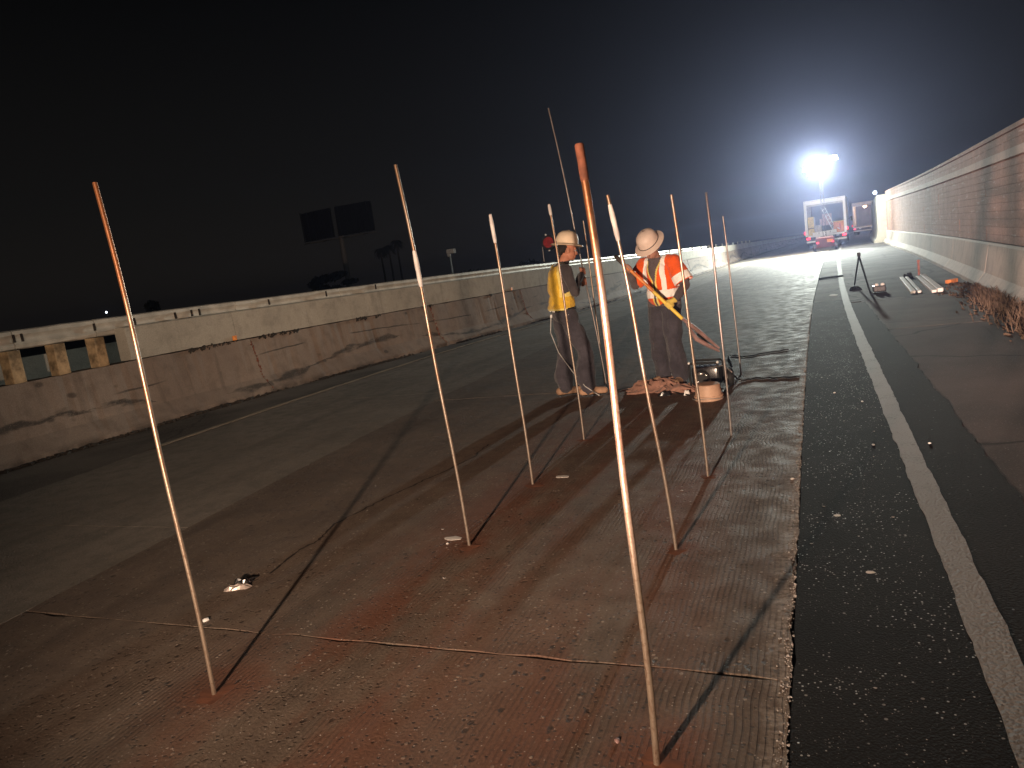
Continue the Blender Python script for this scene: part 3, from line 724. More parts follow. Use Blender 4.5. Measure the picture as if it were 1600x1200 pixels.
# ------------------------------------------------------------------ people
def cap_mesh(q, p0, r0, p1, r1, n=14, mi=0, sq=(1, 1)):
    p0, p1 = Vector(p0), Vector(p1); ax = (p1 - p0); L = ax.length
    ax = ax.normalized() if L > 1e-6 else Vector((0, 0, 1))
    pts, rs = [], []
    for k in range(5, -1, -1):
        a = math.pi / 2 * k / 5 * .98; pts.append(p0 - ax * math.sin(a) * r0); rs.append(math.cos(a) * r0)
    for k in range(0, 6):
        a = math.pi / 2 * k / 5 * .98; pts.append(p1 + ax * math.sin(a) * r1); rs.append(math.cos(a) * r1)
    q.tube(pts, rs, n, mi)
def fuse(name, prims, vox, mats, classify, parent, disp=0, dscale=6, drop=None, smooth_it=2, seed=0):
    """prims fused to one continuous skin; classify(face centre, normal) -> material slot"""
    q = MB()
    for p in prims:
        if p[0] == 'c': cap_mesh(q, *p[1:])
        else:
            Mx = Euler(p[3]).to_matrix() if len(p) > 3 else None
            q.ball(p[1], p[2], n=20, M=Mx)
    me = bpy.data.meshes.new('tmp'); me.from_pydata(q.v, [], q.f)
    bm = bmesh.new(); bm.from_mesh(me); bmesh.ops.recalc_face_normals(bm, faces=bm.faces); bm.to_mesh(me); bm.free()
    o = bpy.data.objects.new('tmp', me); C.objects.link(o)
    md = o.modifiers.new('r', 'REMESH'); md.mode = 'VOXEL'; md.voxel_size = vox; md.use_smooth_shade = True
    if smooth_it:
        ms = o.modifiers.new('s', 'SMOOTH'); ms.iterations = smooth_it; ms.factor = .5
    dg = bpy.context.evaluated_depsgraph_get(); dg.update()
    res = bpy.data.meshes.new_from_object(o.evaluated_get(dg)); bpy.data.objects.remove(o)
    res.name = name
    if disp:
        nr = [v.normal.copy() for v in res.vertices]
        for v, nn in zip(res.vertices, nr):
            d = disp(v.co) if callable(disp) else disp
            if d:
                p = v.co; w = noise.noise(Vector((p.x * dscale, p.y * dscale, p.z * dscale * .7 + seed))) + .6 * noise.noise(Vector((p.x * dscale * 2.3 + seed, p.y * dscale * 2.3, p.z * dscale * 1.4 + 5)))
                v.co = v.co + nn * w * d
    res.materials.clear()
    for mm in mats: res.materials.append(mm)
    for p in res.polygons:
        p.use_smooth = True; p.material_index = classify(p.center, p.normal)
    if drop:
        bm = bmesh.new(); bm.from_mesh(res); dl = [f for f in bm.faces if drop(f.calc_center_median(), f.normal)]
        bmesh.ops.delete(bm, geom=dl, context='FACES'); bm.to_mesh(res); bm.free()
    ob = bpy.data.objects.new(name, res); C.objects.link(ob); ob.parent = parent
    return ob
def fist(wrist, grip, axis, side, right=True):
    """palm and five curled fingers round a bar through grip along axis; side = unit vector from the bar towards the palm"""
    w, g_, a, s_ = Vector(wrist), Vector(grip), Vector(axis).normalized(), Vector(side).normalized()
    s_ = (s_ - a * s_.dot(a)).normalized(); t_ = a.cross(s_).normalized()
    P = []
    palm = g_ + s_ * .030
    P.append(('c', w, .027, palm - a * .018, .026)); P.append(('c', palm - a * .028, .022, palm + a * .028, .022))
    for k, (ln, rr_) in enumerate([(.95, .0085), (1.05, .009), (1.0, .009), (.85, .008)]):
        c = g_ + a * (-.030 + .020 * k)
        p0 = c + s_ * .034 + t_ * .012; p1 = c + s_ * .010 + t_ * .030 * ln; p2 = c - s_ * .020 + t_ * .014; p3 = c - s_ * .018 - t_ * .008
        P += [('c', p0, rr_ * 1.15, p1, rr_ * 1.05), ('c', p1, rr_ * 1.05, p2, rr_), ('c', p2, rr_, p3, rr_ * .9)]
    p0 = palm + a * .030; p1 = g_ + a * .042 - t_ * .022 + s_ * .012; p2 = g_ + a * .034 - t_ * .020 - s_ * .014
    P += [('c', p0, .013, p1, .011), ('c', p1, .011, p2, .009)]
    return P
def head_prims(c, pitch, yaw=0):
    """head of 0.23 m; face looks along +Y, pitched down by pitch"""
    E_ = Euler((-pitch, 0, yaw)).to_matrix(); c = Vector(c)
    T = lambda x, y, z: c + E_ @ Vector((x, y, z))
    e = (-pitch, 0, yaw)
    P = [('e', T(0, -.012, .025), (.076, .095, .092), e), ('e', T(0, .025, -.045), (.058, .066, .068), e), ('c', T(0, .062, -.085), .024, T(0, .07, -.088), .022),
         ('c', T(0, .088, .012), .012, T(0, .112, -.028), .015), ('c', T(-.014, .10, -.032), .009, T(.014, .10, -.032), .009),
         ('c', T(-.035, .078, .022), .014, T(.035, .078, .022), .014), ('c', T(-.022, .088, -.056), .009, T(.022, .088, -.056), .009), ('c', T(-.018, .085, -.068), .009, T(.018, .085, -.068), .009),
         ('e', T(-.078, -.012, -.008), (.010, .020, .032), e), ('e', T(.078, -.012, -.008), (.010, .020, .032), e)]
    return P, T, E_
def eyes(T, parent):
    for s_ in (-1, 1):
        q = MB(); q.ball(T(.031 * s_, .083, .002), .0115, n=10, mi=0); q.ball(T(.031 * s_, .0915, .001), .005, n=8, mi=1)
        q.build('eye', [M['sclera'], M['hair']], parent, smooth=True)
    q = MB(); q.tube([T(-.022, .099, -.062), T(0, .103, -.0605), T(.022, .099, -.062)], [.002, .0032, .002], 6); q.build('mouth', M['decal'], parent, smooth=True)
    for s_ in (-1, 1):
        q = MB(); q.tube([T(.014 * s_, .094, .027), T(.032 * s_, .095, .033), T(.050 * s_, .082, .027)], [.004, .005, .003], 6); q.build('eyebrow', M['hair'], parent, smooth=True)
def boot(parent, ankle, toe_dir, size=1.0, z0=0.0):
    a = Vector((ankle[0], ankle[1], 0)); d = Vector((toe_dir[0], toe_dir[1], 0)).normalized(); h = a - d * .06; tt = a + d * .17 * size
    P = [('c', h + Vector((0, 0, .055)), .048, a + d * .07 + Vector((0, 0, .055)), .046), ('c', a + d * .06 + Vector((0, 0, .05)), .046, tt + Vector((0, 0, .045)), .040),
         ('c', a + Vector((0, 0, .06)), .05, a + Vector((0, 0, .17)), .052)]
    fuse('boot', P, .009, [M['boot'], M['sole']], lambda c, n: 1 if c.z < .022 else 0, parent)

# --- worker in the yellow vest, seen from behind his right side
LWY = zf(7.55)
lw = thing('person', 'worker in a yellow vest and tan wide brimmed hard hat, gripping a long rod', 'person', (-2.45, 7.55, LWY), R(-55))
invL = Matrix.Rotation(R(55), 3, 'Z')
def toL(p): return invL @ (Vector(p) - Vector((-2.45, 7.55, LWY)))
rdir = (TT - TB); ra = toL(TB + rdir * (1.335 / 3.1)); rb = toL(TB + rdir * (1.22 / 3.1)); rax = invL @ rdir
hp, T, _ = head_prims((0, .035, 1.585), .22)
RW = ra + Vector((.075, -.05, -.035)); LW_ = rb + Vector((-.055, -.06, -.02))
body = [
 ('e', (0, -.085, .93), (.165, .125, .13)), ('e', (0, -.095, 1.08), (.150, .112, .17)), ('e', (0, -.075, 1.27), (.175, .118, .185)),
 ('c', (-.15, -.07, 1.385), .062, (.15, -.07, 1.385), .062), ('c', (0, -.055, 1.40), .062, (0, .005, 1.51), .056),
 ('c', (.185, -.07, 1.385), .062, (.205, .0, 1.135), .050), ('c', (.205, .0, 1.135), .048, RW, .033),
 ('c', (-.185, -.06, 1.385), .062, (-.225, .06, 1.13), .050), ('c', (-.225, .06, 1.13), .048, LW_, .033),
 ('c', (.085, -.075, .90), .108, (.125, .055, .50), .088), ('c', (.125, .055, .50), .088, (.165, .03, .10), .084),
 ('c', (-.085, -.09, .90), .108, (-.075, -.10, .49), .090), ('c', (-.075, -.10, .49), .090, (-.09, -.16, .10), .084),
 ('c', (.125, .055, .50), .07, (.155, .0, .2), .10), ('c', (-.075, -.1, .5), .07, (-.08, -.17, .2), .10),
] + hp + fist(RW, ra, rax, RW - ra) + fist(LW_, rb, rax, LW_ - rb)
hands_l = [(ra, .066), (rb, .066)]
def clsL(c, n):
    for h, r_ in hands_l:
        if (c - h).length < r_: return 2
    if c.z > 1.475 and abs(c.x) < .12: return 2
    return 1 if c.z < .965 else 0
def dispL(c):
    if any((c - h).length < .12 for h, r_ in hands_l) or c.z > 1.46: return 0
    return .018 if c.z < .92 else .010
fuse('body', body, .0065, [M['shirt'], M['pants'], M['skin']], clsL, lw, disp=dispL, dscale=8, seed=1)
# vest: sleeveless, long at the back
vest = [('e', (0, -.10, 1.03), (.178, .142, .17)), ('e', (0, -.092, 1.20), (.180, .138, .19)), ('e', (0, -.08, 1.30), (.178, .135, .15)), ('c', (-.13, -.07, 1.39), .072, (.13, -.07, 1.39), .072), ('c', (-.10, -.19, .99), .05, (.10, -.19, .99), .05)]
def dropV(c, n):
    if c.z < .965: return True
    ax = abs(c.x)
    if c.z > 1.10 and ax > .135 + .05 * max(0, (1.2 - c.z) / .1) and abs(c.y + .045) < .085: return True      # arm holes
    if c.y > -.02 and ax < .045 + .12 * max(0, c.z - 1.1): return True                                          # open front
    if c.z > 1.43 and ax < .072: return True
    return False
fuse('vest', vest, .007, [M['yellow'], M['lime']], lambda c, n: 1 if (c.z < .985 or (abs(c.x) > .125 and c.z > 1.1 and abs(c.y + .05) < .105)) else 0, lw, disp=.010, dscale=9, drop=dropV, seed=4)
q = MB(); q.lathe([(.150, 0), (.158, .002), (.158, .036), (.150, .038)], (0, -.088, .945), 28, sx=1.06, sy=.86); q.build('belt', M['black'], lw, smooth=True)
for (x, y, z, w) in ((.06, -.222, .96, .075), (-.06, -.222, .962, .05)):
    q = MB(); q.box((x, y, z), (w, .012, .016)); q.build('belt_patch', M['refl'], lw, bevel=.003)
for (x, y, z) in ((.168, -.09, .90), (-.12, -.205, .90)):
    q = MB(); q.box((x, y, z), (.02, .02, .035), (0, .3, .2)); q.build('belt_clip', M['whitep'], lw, bevel=.004)
q = MB(); q.tube([(-.13, -.20, .92), (-.12, -.235, .72), (-.02, -.20, .5), (.12, -.12, .30), (.22, -.02, .12), (.30, .10, .01)], .006, 8); q.build('lanyard_cable', M['steel'], lw, smooth=True)
HT = Euler((-.20, 0, 0)).to_matrix()
q = MB(); q.lathe([(.170, -.012), (.166, -.004), (.118, .012), (.116, .03), (.112, .075), (.096, .115), (.060, .142), (.012, .150)], T(0, -.008, .058), 30, M=HT, sx=.92, sy=1.06); h_ = q.build('hard_hat', M['straw'], lw, smooth=True)
q = MB(); q.tube([T(x, y, z) for x, y, z in ((0, .11, .08), (0, .09, .15), (0, .0, .205), (0, -.09, .17), (0, -.125, .09))], .012, 8); q.build('crown_ridge', M['straw'], h_, smooth=True)
fuse('hair', [('e', T(0, -.045, .02), (.078, .070, .075), (-.22, 0, 0)), ('e', T(0, -.085, -.02), (.055, .03, .05), (-.22, 0, 0))], .008, [M['hair']], lambda c, n: 0, lw, disp=.006, dscale=40)
eyes(T, lw)
boot(lw, (.165, .03), (.35, 1)); boot(lw, (-.09, -.16), (.1, 1))

# --- worker in the orange vest, head bowed over the tool
RWP = Vector((-1.50, 7.84, zf(7.84)))
ANG = 157
rw = thing('person', 'worker in an orange vest with white stripes and off white hard hat, looking down', 'person', RWP, R(ANG))
invR = Matrix.Rotation(R(-ANG), 3, 'Z'); matR = Matrix.Rotation(R(ANG), 3, 'Z')
toolA, toolB = Vector((.135, .46, 1.365)), Vector((-.255, .255, .845))
tdir = (toolB - toolA)
gR = toolA + tdir * .10; gL = toolA + tdir * .93
RWr = gR + Vector((.055, -.055, -.03)); LWr = gL + Vector((-.05, -.06, .05))
hp, T, _ = head_prims((0, .135, 1.485), .62)
body = [
 ('e', (0, -.005, .90), (.165, .125, .13)), ('e', (0, .005, 1.04), (.150, .115, .17)), ('e', (0, .025, 1.20), (.175, .118, .175)),
 ('c', (-.15, .035, 1.315), .062, (.15, .035, 1.315), .062), ('c', (0, .04, 1.33), .060, (0, .10, 1.43), .055),
 ('c', (.185, .035, 1.315), .062, (.225, .17, 1.12), .050), ('c', (.225, .17, 1.12), .046, RWr, .032),
 ('c', (-.185, .03, 1.315), .062, (-.295, .02, 1.06), .050), ('c', (-.295, .02, 1.06), .047, LWr, .033),
 ('c', (.085, .0, .88), .110, (.095, .03, .49), .092), ('c', (.095, .03, .49), .092, (.10, .0, .10), .088),
 ('c', (-.085, .0, .88), .110, (-.105, .05, .49), .092), ('c', (-.105, .05, .49), .092, (-.13, .03, .10), .088),
 ('c', (-.11, .04, .45), .07, (-.12, .0, .18), .10), ('c', (.095, .03, .45), .07, (.1, -.02, .18), .10),
] + hp + fist(RWr, gR, tdir, RWr - gR) + fist(LWr, gL, tdir, LWr - gL)
def clsR(c, n):
    if (c - gR).length < .068: return 2
    if (c - gL).length < .100: return 3
    if c.z > 1.375 and c.y > .02 and abs(c.x) < .12: return 2
    return 1 if c.z < .86 else 0
fuse('body', body, .0065, [M['sleeve'], M['pants'], M['skin2'], M['glove']], clsR, rw, disp=lambda c: 0 if ((c - gR).length < .12 or (c - gL).length < .12 or c.z > 1.36) else (.019 if c.z < .85 else .009), dscale=8, seed=9)
vest = [('e', (0, .005, .99), (.185, .150, .17)), ('e', (0, .01, 1.12), (.186, .145, .19)), ('e', (0, .03, 1.22), (.184, .140, .15)), ('c', (-.14, .035, 1.325), .075, (.14, .035, 1.325), .075),
        ('c', (.175, .035, 1.31), .085, (.218, .13, 1.17), .098), ('c', (-.175, .03, 1.31), .085, (-.275, .025, 1.115), .105)]
sd = Vector((-.275, .025, 1.115)) - Vector((-.175, .03, 1.31)); sdr = Vector((.218, .13, 1.17)) - Vector((.175, .035, 1.31))
def sleeve_t(c):
    if c.x < -.19:
        return (c - Vector((-.175, .03, 1.31))).dot(sd) / sd.length_squared
    if c.x > .19:
        return (c - Vector((.175, .035, 1.31))).dot(sdr) / sdr.length_squared
    return 0
def dropO(c, n):
    if c.z < .845: return True
    if sleeve_t(c) > 1.12: return True
    if c.y > .05 and abs(c.x) < .012 + .30 * max(0, c.z - 1.13): return True                  # V neck
    if c.z > 1.375 and abs(c.x) < .085: return True
    return False
def clsO(c, n):
    s_ = sleeve_t(c)
    if .70 < s_ < 1.08: return 1
    if s_ > .35 and abs(c.x) > .215: return 0
    if .955 < c.z < 1.035: return 1
    if c.z >= 1.035 and .082 < abs(c.x) < .128: return 1
    if c.y > .05 and abs(c.x) < .030 + .30 * max(0, c.z - 1.13): return 2
    if c.z < .868: return 2
    return 0
fuse('vest', vest, .0065, [M['orangef'], M['refl'], M['lime']], clsO, rw, disp=.010, dscale=9, drop=dropO, seed=13)
pitch = .74
HT = Euler((-pitch, 0, 0)).to_matrix()
hc = T(0, -.012, .060)
q = MB(); q.lathe([(.172, -.014), (.170, -.006), (.120, .010), (.117, .03), (.113, .075), (.097, .113), (.062, .139), (.012, .148)], hc, 30, M=HT, sx=.94, sy=1.08); h_ = q.build('hard_hat', M['hatw'], rw, smooth=True)
for (x, y, z, s_) in ((.03, .06, .128, .018), (-.05, .05, .115, .020), (.075, .03, .09, .016), (-.085, -.02, .09, .017), (.0, -.03, .146, .014), (.05, .095, .07, .014)):
    q = MB(); q.lathe([(s_, 0), (s_, .003)], (0, 0, 0), 10, M=HT); o = q.build('sticker', M['decal'], h_)
    o.location = hc + HT @ Vector((x, y, z - .004)); nrm = Vector((x, y, z * .9)).normalized(); o.rotation_mode = 'QUATERNION'; o.rotation_quaternion = (HT @ nrm).to_track_quat('Z', 'Y')
    for v in o.data.vertices: v.co = HT.inverted() @ v.co
q = MB(); q.tube([hc + HT @ Vector((.118 * math.cos(a) * .94, .118 * math.sin(a) * 1.08, .018)) for a in [i / 30 * 2 * math.pi for i in range(31)]], .005, 6); q.build('hat_band', M['black'], h_, smooth=True)
fuse('hair', [('e', T(0, -.04, .0), (.078, .068, .07), (-.62, 0, 0))], .009, [M['hair']], lambda c, n: 0, rw, disp=.005, dscale=40)
eyes(T, rw)
boot(rw, (.10, 0), (.3, 1)); boot(rw, (-.13, .03), (-.3, 1))

# --- the long tool he holds
def Wp(p): return matR @ Vector(p) + RWP
tw = [Wp(toolA + tdir * t) for t in (-.06, .3, .62, .93, 1.12, 1.22)]
tool = thing('digging_tool', 'long handled tool with orange and yellow shaft held by the worker in orange', 'tool', tw[0])
rel = lambda p: Vector(p) - tw[0]
q = MB(); q.tube([rel(tw[0]), rel(tw[1]), rel(tw[2])], .017, 10); q.build('upper_shaft', M['orshaft'], tool, smooth=True)
q = MB(); q.tube([rel(tw[2]), rel(tw[3]), rel(tw[5])], .019, 10); q.build('lower_shaft', M['yelshaft'], tool, smooth=True)
q = MB(); u = rel(tw[0]); q.tube([u + Vector((-.05, .03, .05)), u + Vector((-.03, .0, .035)), u + Vector((0, 0, 0)), u + Vector((.03, .02, -.05))], [.02, .024, .024, .018], 10); q.build('top_grip', M['sole'], tool, smooth=True)
e0 = tw[5]; tip = Vector((-.985, 7.93, .315)); mid = e0.lerp(tip, .4)
q = MB(); q.tube([rel(e0), rel(e0.lerp(mid, .5) + Vector((0, 0, .01))), rel(mid + Vector((.0, 0, .015))), rel(tip + Vector((0, 0, .02)))], [.017, .02, .024, .012], 10); q.build('upper_jaw', M['pinkm'], tool, smooth=True)
q = MB(); q.tube([rel(e0.lerp(mid, .3) + Vector((0, 0, -.02))), rel(mid + Vector((-.02, 0, -.075))), rel(mid.lerp(tip, .5) + Vector((0, 0, -.055))), rel(tip + Vector((0, 0, -.015)))], [.012, .024, .022, .010], 10); q.build('lower_jaw', M['pinkm'], tool, smooth=True)
q = MB(); q.tube([rel(mid + Vector((0, .005, -.03))), rel(tip + Vector((-.03, .005, 0)))], .012, 8); q.build('pivot_bar', M['black'], tool, smooth=True)

# ------------------------------------------------------------------ machine, bucket, cloth, cables
mc = thing('portable_engine', 'small black engine unit with a wheel between the orange worker and the joint', 'machine', (-1.07, 7.50, 0), R(-8))
q = MB(); q.box((0, 0, .13), (.27, .22, .19)); q.build('housing', M['blackg'], mc, bevel=.025, smooth=True)
q = MB(); q.tube([(-.15, -.1, .02), (-.15, -.1, .25), (-.14, -.1, .27), (.12, -.1, .27), (.14, -.1, .25), (.14, -.1, .02)], .011, 8); q.build('roll_bar', M['black'], mc, smooth=True)
q = MB(); q.tube([(-.15, .1, .02), (-.15, .1, .25), (-.14, .1, .27), (.12, .1, .27), (.14, .1, .25), (.14, .1, .02)], .011, 8); q.build('roll_bar', M['black'], mc, smooth=True)
q = MB(); q.lathe([(.06, -.02), (.075, 0), (.06, .02)], (0, 0, 0), 18, M=Euler((R(90), 0, 0)).to_matrix()); o = q.build('recoil_cover', M['black'], mc, smooth=True); o.location = (-.02, -.125, .13)
for (x, z, s_) in ((-.03, .17, .028), (.03, .155, .018), (-.06, .09, .016), (.0, .085, .018), (.06, .10, .014)):
    q = MB(); q.ball((x, -.148, z), (s_, .012, s_ * .6), n=10); q.build('bright_fitting', M['chrome'], mc, smooth=True)
for x in (-.15, .14):
    q = MB(); q.ball((x, -.1, .275), .014, n=8); q.build('end_cap', M['whitep'], mc, smooth=True)
w_ = Euler((0, R(90), R(20))).to_matrix()
q = MB(); q.lathe([(.045, -.03), (.085, -.028), (.098, 0), (.085, .028), (.045, .03)], (.225, .02, .095), 24, M=w_); wh = q.build('wheel', M['black'], mc, smooth=True)
q = MB(); q.lathe([(.015, -.034), (.043, -.033), (.043, .033), (.015, .034)], (.225, .02, .095), 16, M=w_); q.build('rim', M['steel'], wh, smooth=True)
q = MB(); q.tube([(.05, -.11, .22), (.2, -.1, .24), (.27, -.08, .16)], .007, 6); q.build('fuel_pipe', M['chrome'], mc, smooth=True)
bk = thing('bucket', 'upturned tan plastic bucket in front of the black engine', 'bucket', (-.995, 6.92, 0))
q = MB(); q.lathe([(.128, 0), (.132, .004), (.132, .02), (.127, .022), (.112, .145), (.104, .152), (.02, .153)], (0, 0, 0), 28); q.build('shell', M['bucket'], bk, smooth=True)
q = MB(); q.lathe([(.134, .03), (.137, .032), (.135, .045), (.131, .046)], (0, 0, 0), 28); q.build('rim_band', M['bucket'], bk, smooth=True)
q = MB(); q.tube([(math.cos(a) * .145, math.sin(a) * .145 * .6 - .06, .03 + .005 * math.sin(a * 3)) for a in [R(180 + k * 15) for k in range(13)]], .003, 6); q.build('handle', M['steel'], bk, smooth=True)
o = crumple(.56, .34, .07, 15, 16, .55).build('dust_sheet', M['sack'], smooth=True); o.location = (-1.62, 7.58, 0); o.rotation_euler = (0, 0, R(12)); tag(o, 'crumpled dusty pink cloth on the ground at the feet of the orange worker', 'cloth')
o = crumple(.40, .24, .05, 16, 12, .55).build('dust_sheet', M['sack'], smooth=True); o.location = (-1.38, 7.42, 0); o.rotation_euler = (0, 0, R(-20)); tag(o, 'smaller pink cloth fold beside the black engine', 'cloth')
o = crumple(.12, .07, .03, 18, 7).build('tool_scrap', M['blackg']); o.location = (-1.47, 7.22, 0); tag(o, 'small black scrap on the ground left of the tan bucket', 'scrap')
o = crumple(.05, .045, .04, 19, 6).build('white_cup', M['whitep']); o.location = (-1.24, 7.18, 0); tag(o, 'small crushed white cup left of the tan bucket', 'cup')
def cable(name, pts, label, r=.008):
    out = []
    for i in range(len(pts) - 1):
        for k in range(6):
            t = k / 6; a, b = Vector(pts[i]), Vector(pts[i + 1]); p = a.lerp(b, t); out.append(p + Vector((.012 * math.sin(i * 6 + k), .02 * math.sin((i * 6 + k) * 1.7), 0)))
    out.append(Vector(pts[-1])); q = MB(); q.tube(out, r, 6); o = q.build(name, M['black'], smooth=True); tag(o, label, 'cable')
cable('power_cable', [(-.94, 8.6, .01), (-1.06, 9.52, .0), (-.85, 9.3, .0), (-.59, 9.49, .0), (-.35, 9.6, 0)], 'black cable snaking over the slab beyond the engine wheel')
cable('air_hose', [(-.85, 7.55, .1), (-.75, 7.7, .012), (-.62, 7.78, .01), (-.41, 7.72, .01), (-.2, 7.70, .01)], 'short black hose running from the engine wheel to the joint', .009)
cable('lead_cable', [(-2.13, 7.56, .012), (-1.95, 7.7, .01), (-1.75, 7.75, .01), (-1.45, 7.35, .01), (-1.2, 7.1, .01)], 'dark lead lying between the two workers', .007)

# ------------------------------------------------------------------ things on the right shoulder
tp = thing('tripod', 'slim dark tripod standing on the shoulder beside the edge line', 'tripod', (.98, 17.9, zf(17.9)))
apex = Vector((-.04, 0, .74))
for f in ((-.10, 1.4, 0), (.07, -1.2, .0), (.12, .1, 0)):
    q = MB(); q.tube([apex, Vector((f[0], f[1], 0))], [.020, .015], 8); q.build('leg', M['black'], tp, smooth=True)
q = MB(); q.box((-.04, 0, .77), (.07, .07, .09)); q.build('head', M['black'], tp, bevel=.012)
sv = thing('survey_case', 'small dark case with bright white fittings at the foot of the tripod', 'case', (1.22, 16.75, zf(16.75)))
q = MB(); q.box((0, 0, .07), (.24, .2, .13)); q.build('box', M['blackg'], sv, bevel=.02)
for x in (-.05, .06):
    q = MB(); q.ball((x, -.05, .15), (.04, .04, .035), n=10); q.build('white_fitting', M['whitep'], sv, smooth=True)
q = MB(); q.tube([(-.1, -.1, .01), (-.14, -.3, .01), (-.05, -.5, .01)], .012, 6); q.build('strap', M['black'], sv, smooth=True)
o = crumple(.22, .35, .06, 23, 8).build('dark_bundle', M['black']); o.location = (.84, 18.0, zf(18) - .01); tag(o, 'dark bundle lying left of the tripod legs', 'bundle')
q = MB(); q.tube([(.13, 22.9, zf(22.9) + .02), (.45, 23.0, zf(23) + .025), (.77, 23.14, zf(23.1) + .02)], .028, 8); tag(q.build('dark_bar', M['black'], smooth=True), 'dark bar lying across the white edge line', 'bar')
def plank(label, a, b, w, h):
    a, b = Vector((*a, zf(a[1]) - .008)), Vector((*b, zf(b[1]) - .008)); d = b - a; t = thing('white_plank', label, 'plank', a, math.atan2(d.y, d.x) - math.pi / 2, group='white planks on the shoulder')
    L = d.length; q = MB(); q.box((0, L / 2, h / 2), (w, L, h)); q.build('board', M['whitep'], t, bevel=.006)
    q = MB(); q.box((w / 2 + .006, L / 2, h * .6), (.008, L * .98, h * .8)); q.build('edge_strip', M['whitep'], t)
plank('leftmost white plank on the shoulder, nearest the tripod', (1.71, 15.70), (1.89, 19.45), .075, .05)
plank('second white plank from the tripod, parallel to the first', (1.82, 15.70), (2.00, 19.48), .05, .04)
plank('widest white plank on the shoulder, nearest the barrier', (2.13, 15.45), (2.31, 19.36), .085, .07)
plank('white plank touching the left side of the widest one', (2.03, 15.45), (2.20, 19.2), .075, .05)
o = crumple(.2, .3, .1, 25, 8).build('black_bag', M['black']); o.location = (2.08, 19.9, zf(19.9) - .01); tag(o, 'black bag at the far ends of the white planks', 'bag')
st = thing('survey_stake', 'thin pink stake standing by the far end of the widest plank', 'stake', (2.28, 19.6, zf(19.6)))
q = MB(); q.box((0, 0, .2), (.045, .02, .42)); q.build('shaft', M['pinkst'], st); q = MB(); q.box((0, -.012, .38), (.06, .012, .05)); q.build('ribbon', M['pinkst'], st)
br = MB(); br.box((0, 0, .04), (.12, .28, .08)); o = br.build('orange_block', M['orbox'], bevel=.012); o.location = (2.58, 17.2, zf(17.2) - .01); o.rotation_euler = (0, 0, R(-35)); tag(o, 'small orange block near the foot of the right barrier', 'block')

# ------------------------------------------------------------------ light tower
LTY = 52.8; lt = thing('light_tower', 'mobile light tower with glaring white floodlights on a red trailer', 'light tower', (.82, LTY, zf(LTY)))
q = MB(); q.box((0, .1, .55), (1.15, 1.5, .55)); q.build('engine_box', M['trail'], lt, bevel=.04)
q = MB(); q.box((0, .1, .86), (1.0, 1.3, .06)); q.build('engine_lid', M['pinkm'], lt, bevel=.015)
q = MB(); q.box((0, 0, .26), (1.35, 1.8, .07)); q.build('frame', M['trail'], lt)
for x in (-.66, .66):
    q = MB(); q.lathe([(.06, -.08), (.19, -.08), (.215, -.05), (.215, .05), (.19, .08), (.06, .08)], (x, .15, .215), 20, M=Euler((0, R(90), 0)).to_matrix()); w2 = q.build('wheel', M['black'], lt, smooth=True)
    q = MB(); q.lathe([(.02, -.085), (.1, -.085), (.1, .085), (.02, .085)], (x, .15, .215), 14, M=Euler((0, R(90), 0)).to_matrix()); q.build('rim', M['steel'], w2)
    q = MB(); q.tube([(x * .9, -.8, .3), (x * .9, -.8, .02)], .03, 8); q.build('stabiliser', M['black'], lt); q = MB(); q.box((x * .9, -.8, .015), (.16, .16, .03)); q.build('pad', M['black'], lt)
for x in (-.45, .45):
    q = MB(); q.box((x, -.66, .55), (.12, .03, .09)); q.build('tail_light', M['tailred'], lt)
q = MB(); q.box((.28, -.665, .62), (.34, .02, .2)); q.build('warning_plate', M['orbox'], lt)
mast = MB()
for sx_ in (-.09, .09):
    for sy_ in (-.09, .09): mast.tube([(sx_, -.35 + sy_, .4), (sx_, -.35 + sy_, 5.0)], .016, 6)
for k in range(15):
    z = .5 + k * .3; s_ = 1 if k % 2 else -1
    mast.tube([(-.09 * s_, -.44, z), (.09 * s_, -.44, z + .3)], .010, 5); mast.tube([(-.09 * s_, -.26, z), (.09 * s_, -.26, z + .3)], .010, 5)
    mast.tube([(-.09, -.44 if s_ > 0 else -.26, z), (-.09, -.26 if s_ > 0 else -.44, z + .3)], .010, 5)
mast.build('mast', M['truckdk'], lt)
q = MB(); q.tube([(-.95, -.35, 5.12), (.95, -.35, 5.62)], .035, 8); q.build('cross_bar', M['truckdk'], lt)
for k, (x, z, yw) in enumerate([(-.78, 5.28, -25), (-.28, 5.44, -8), (.26, 5.58, 8), (.80, 5.72, 25), (-.52, 4.98, -15), (.0, 5.10, 0)]):
    E_ = Euler((R(-22), 0, R(yw))); q = MB(); q.box((0, 0, 0), (.46, .20, .34), taper=1); o = q.build('floodlight', M['truckdk'], lt, bevel=.03); o.location = (x, -.50, z); o.rotation_euler = E_
    q = MB(); q.box((0, -.112, 0), (.42, .02, .30)); q.build('lens', M['lens'], o)
def lamp(name, kind, loc, watt, col, rad, parent, aim=None, **kw):
    d = bpy.data.lights.new(name, kind); d.energy = watt; d.color = col; d.shadow_soft_size = rad
    far = kw.pop('beam', None)
    for k_, v_ in kw.items(): setattr(d, k_, v_)
    if far:      # reflector lamp: a gathered beam that fades with distance, not with its square
        d.use_nodes = True; nn = d.node_tree; em = nn.nodes['Emission']; lf = nn.nodes.new('ShaderNodeLightFalloff')
        lf.inputs['Strength'].default_value = 1.0 / far; nn.links.new(lf.outputs['Linear'], em.inputs['Strength'])
    o = bpy.data.objects.new(name, d); C.objects.link(o); o.parent = parent; o.location = loc
    if aim is not None: o.rotation_mode = 'QUATERNION'; o.rotation_quaternion = Vector(aim).to_track_quat('-Z', 'Y')
    return o
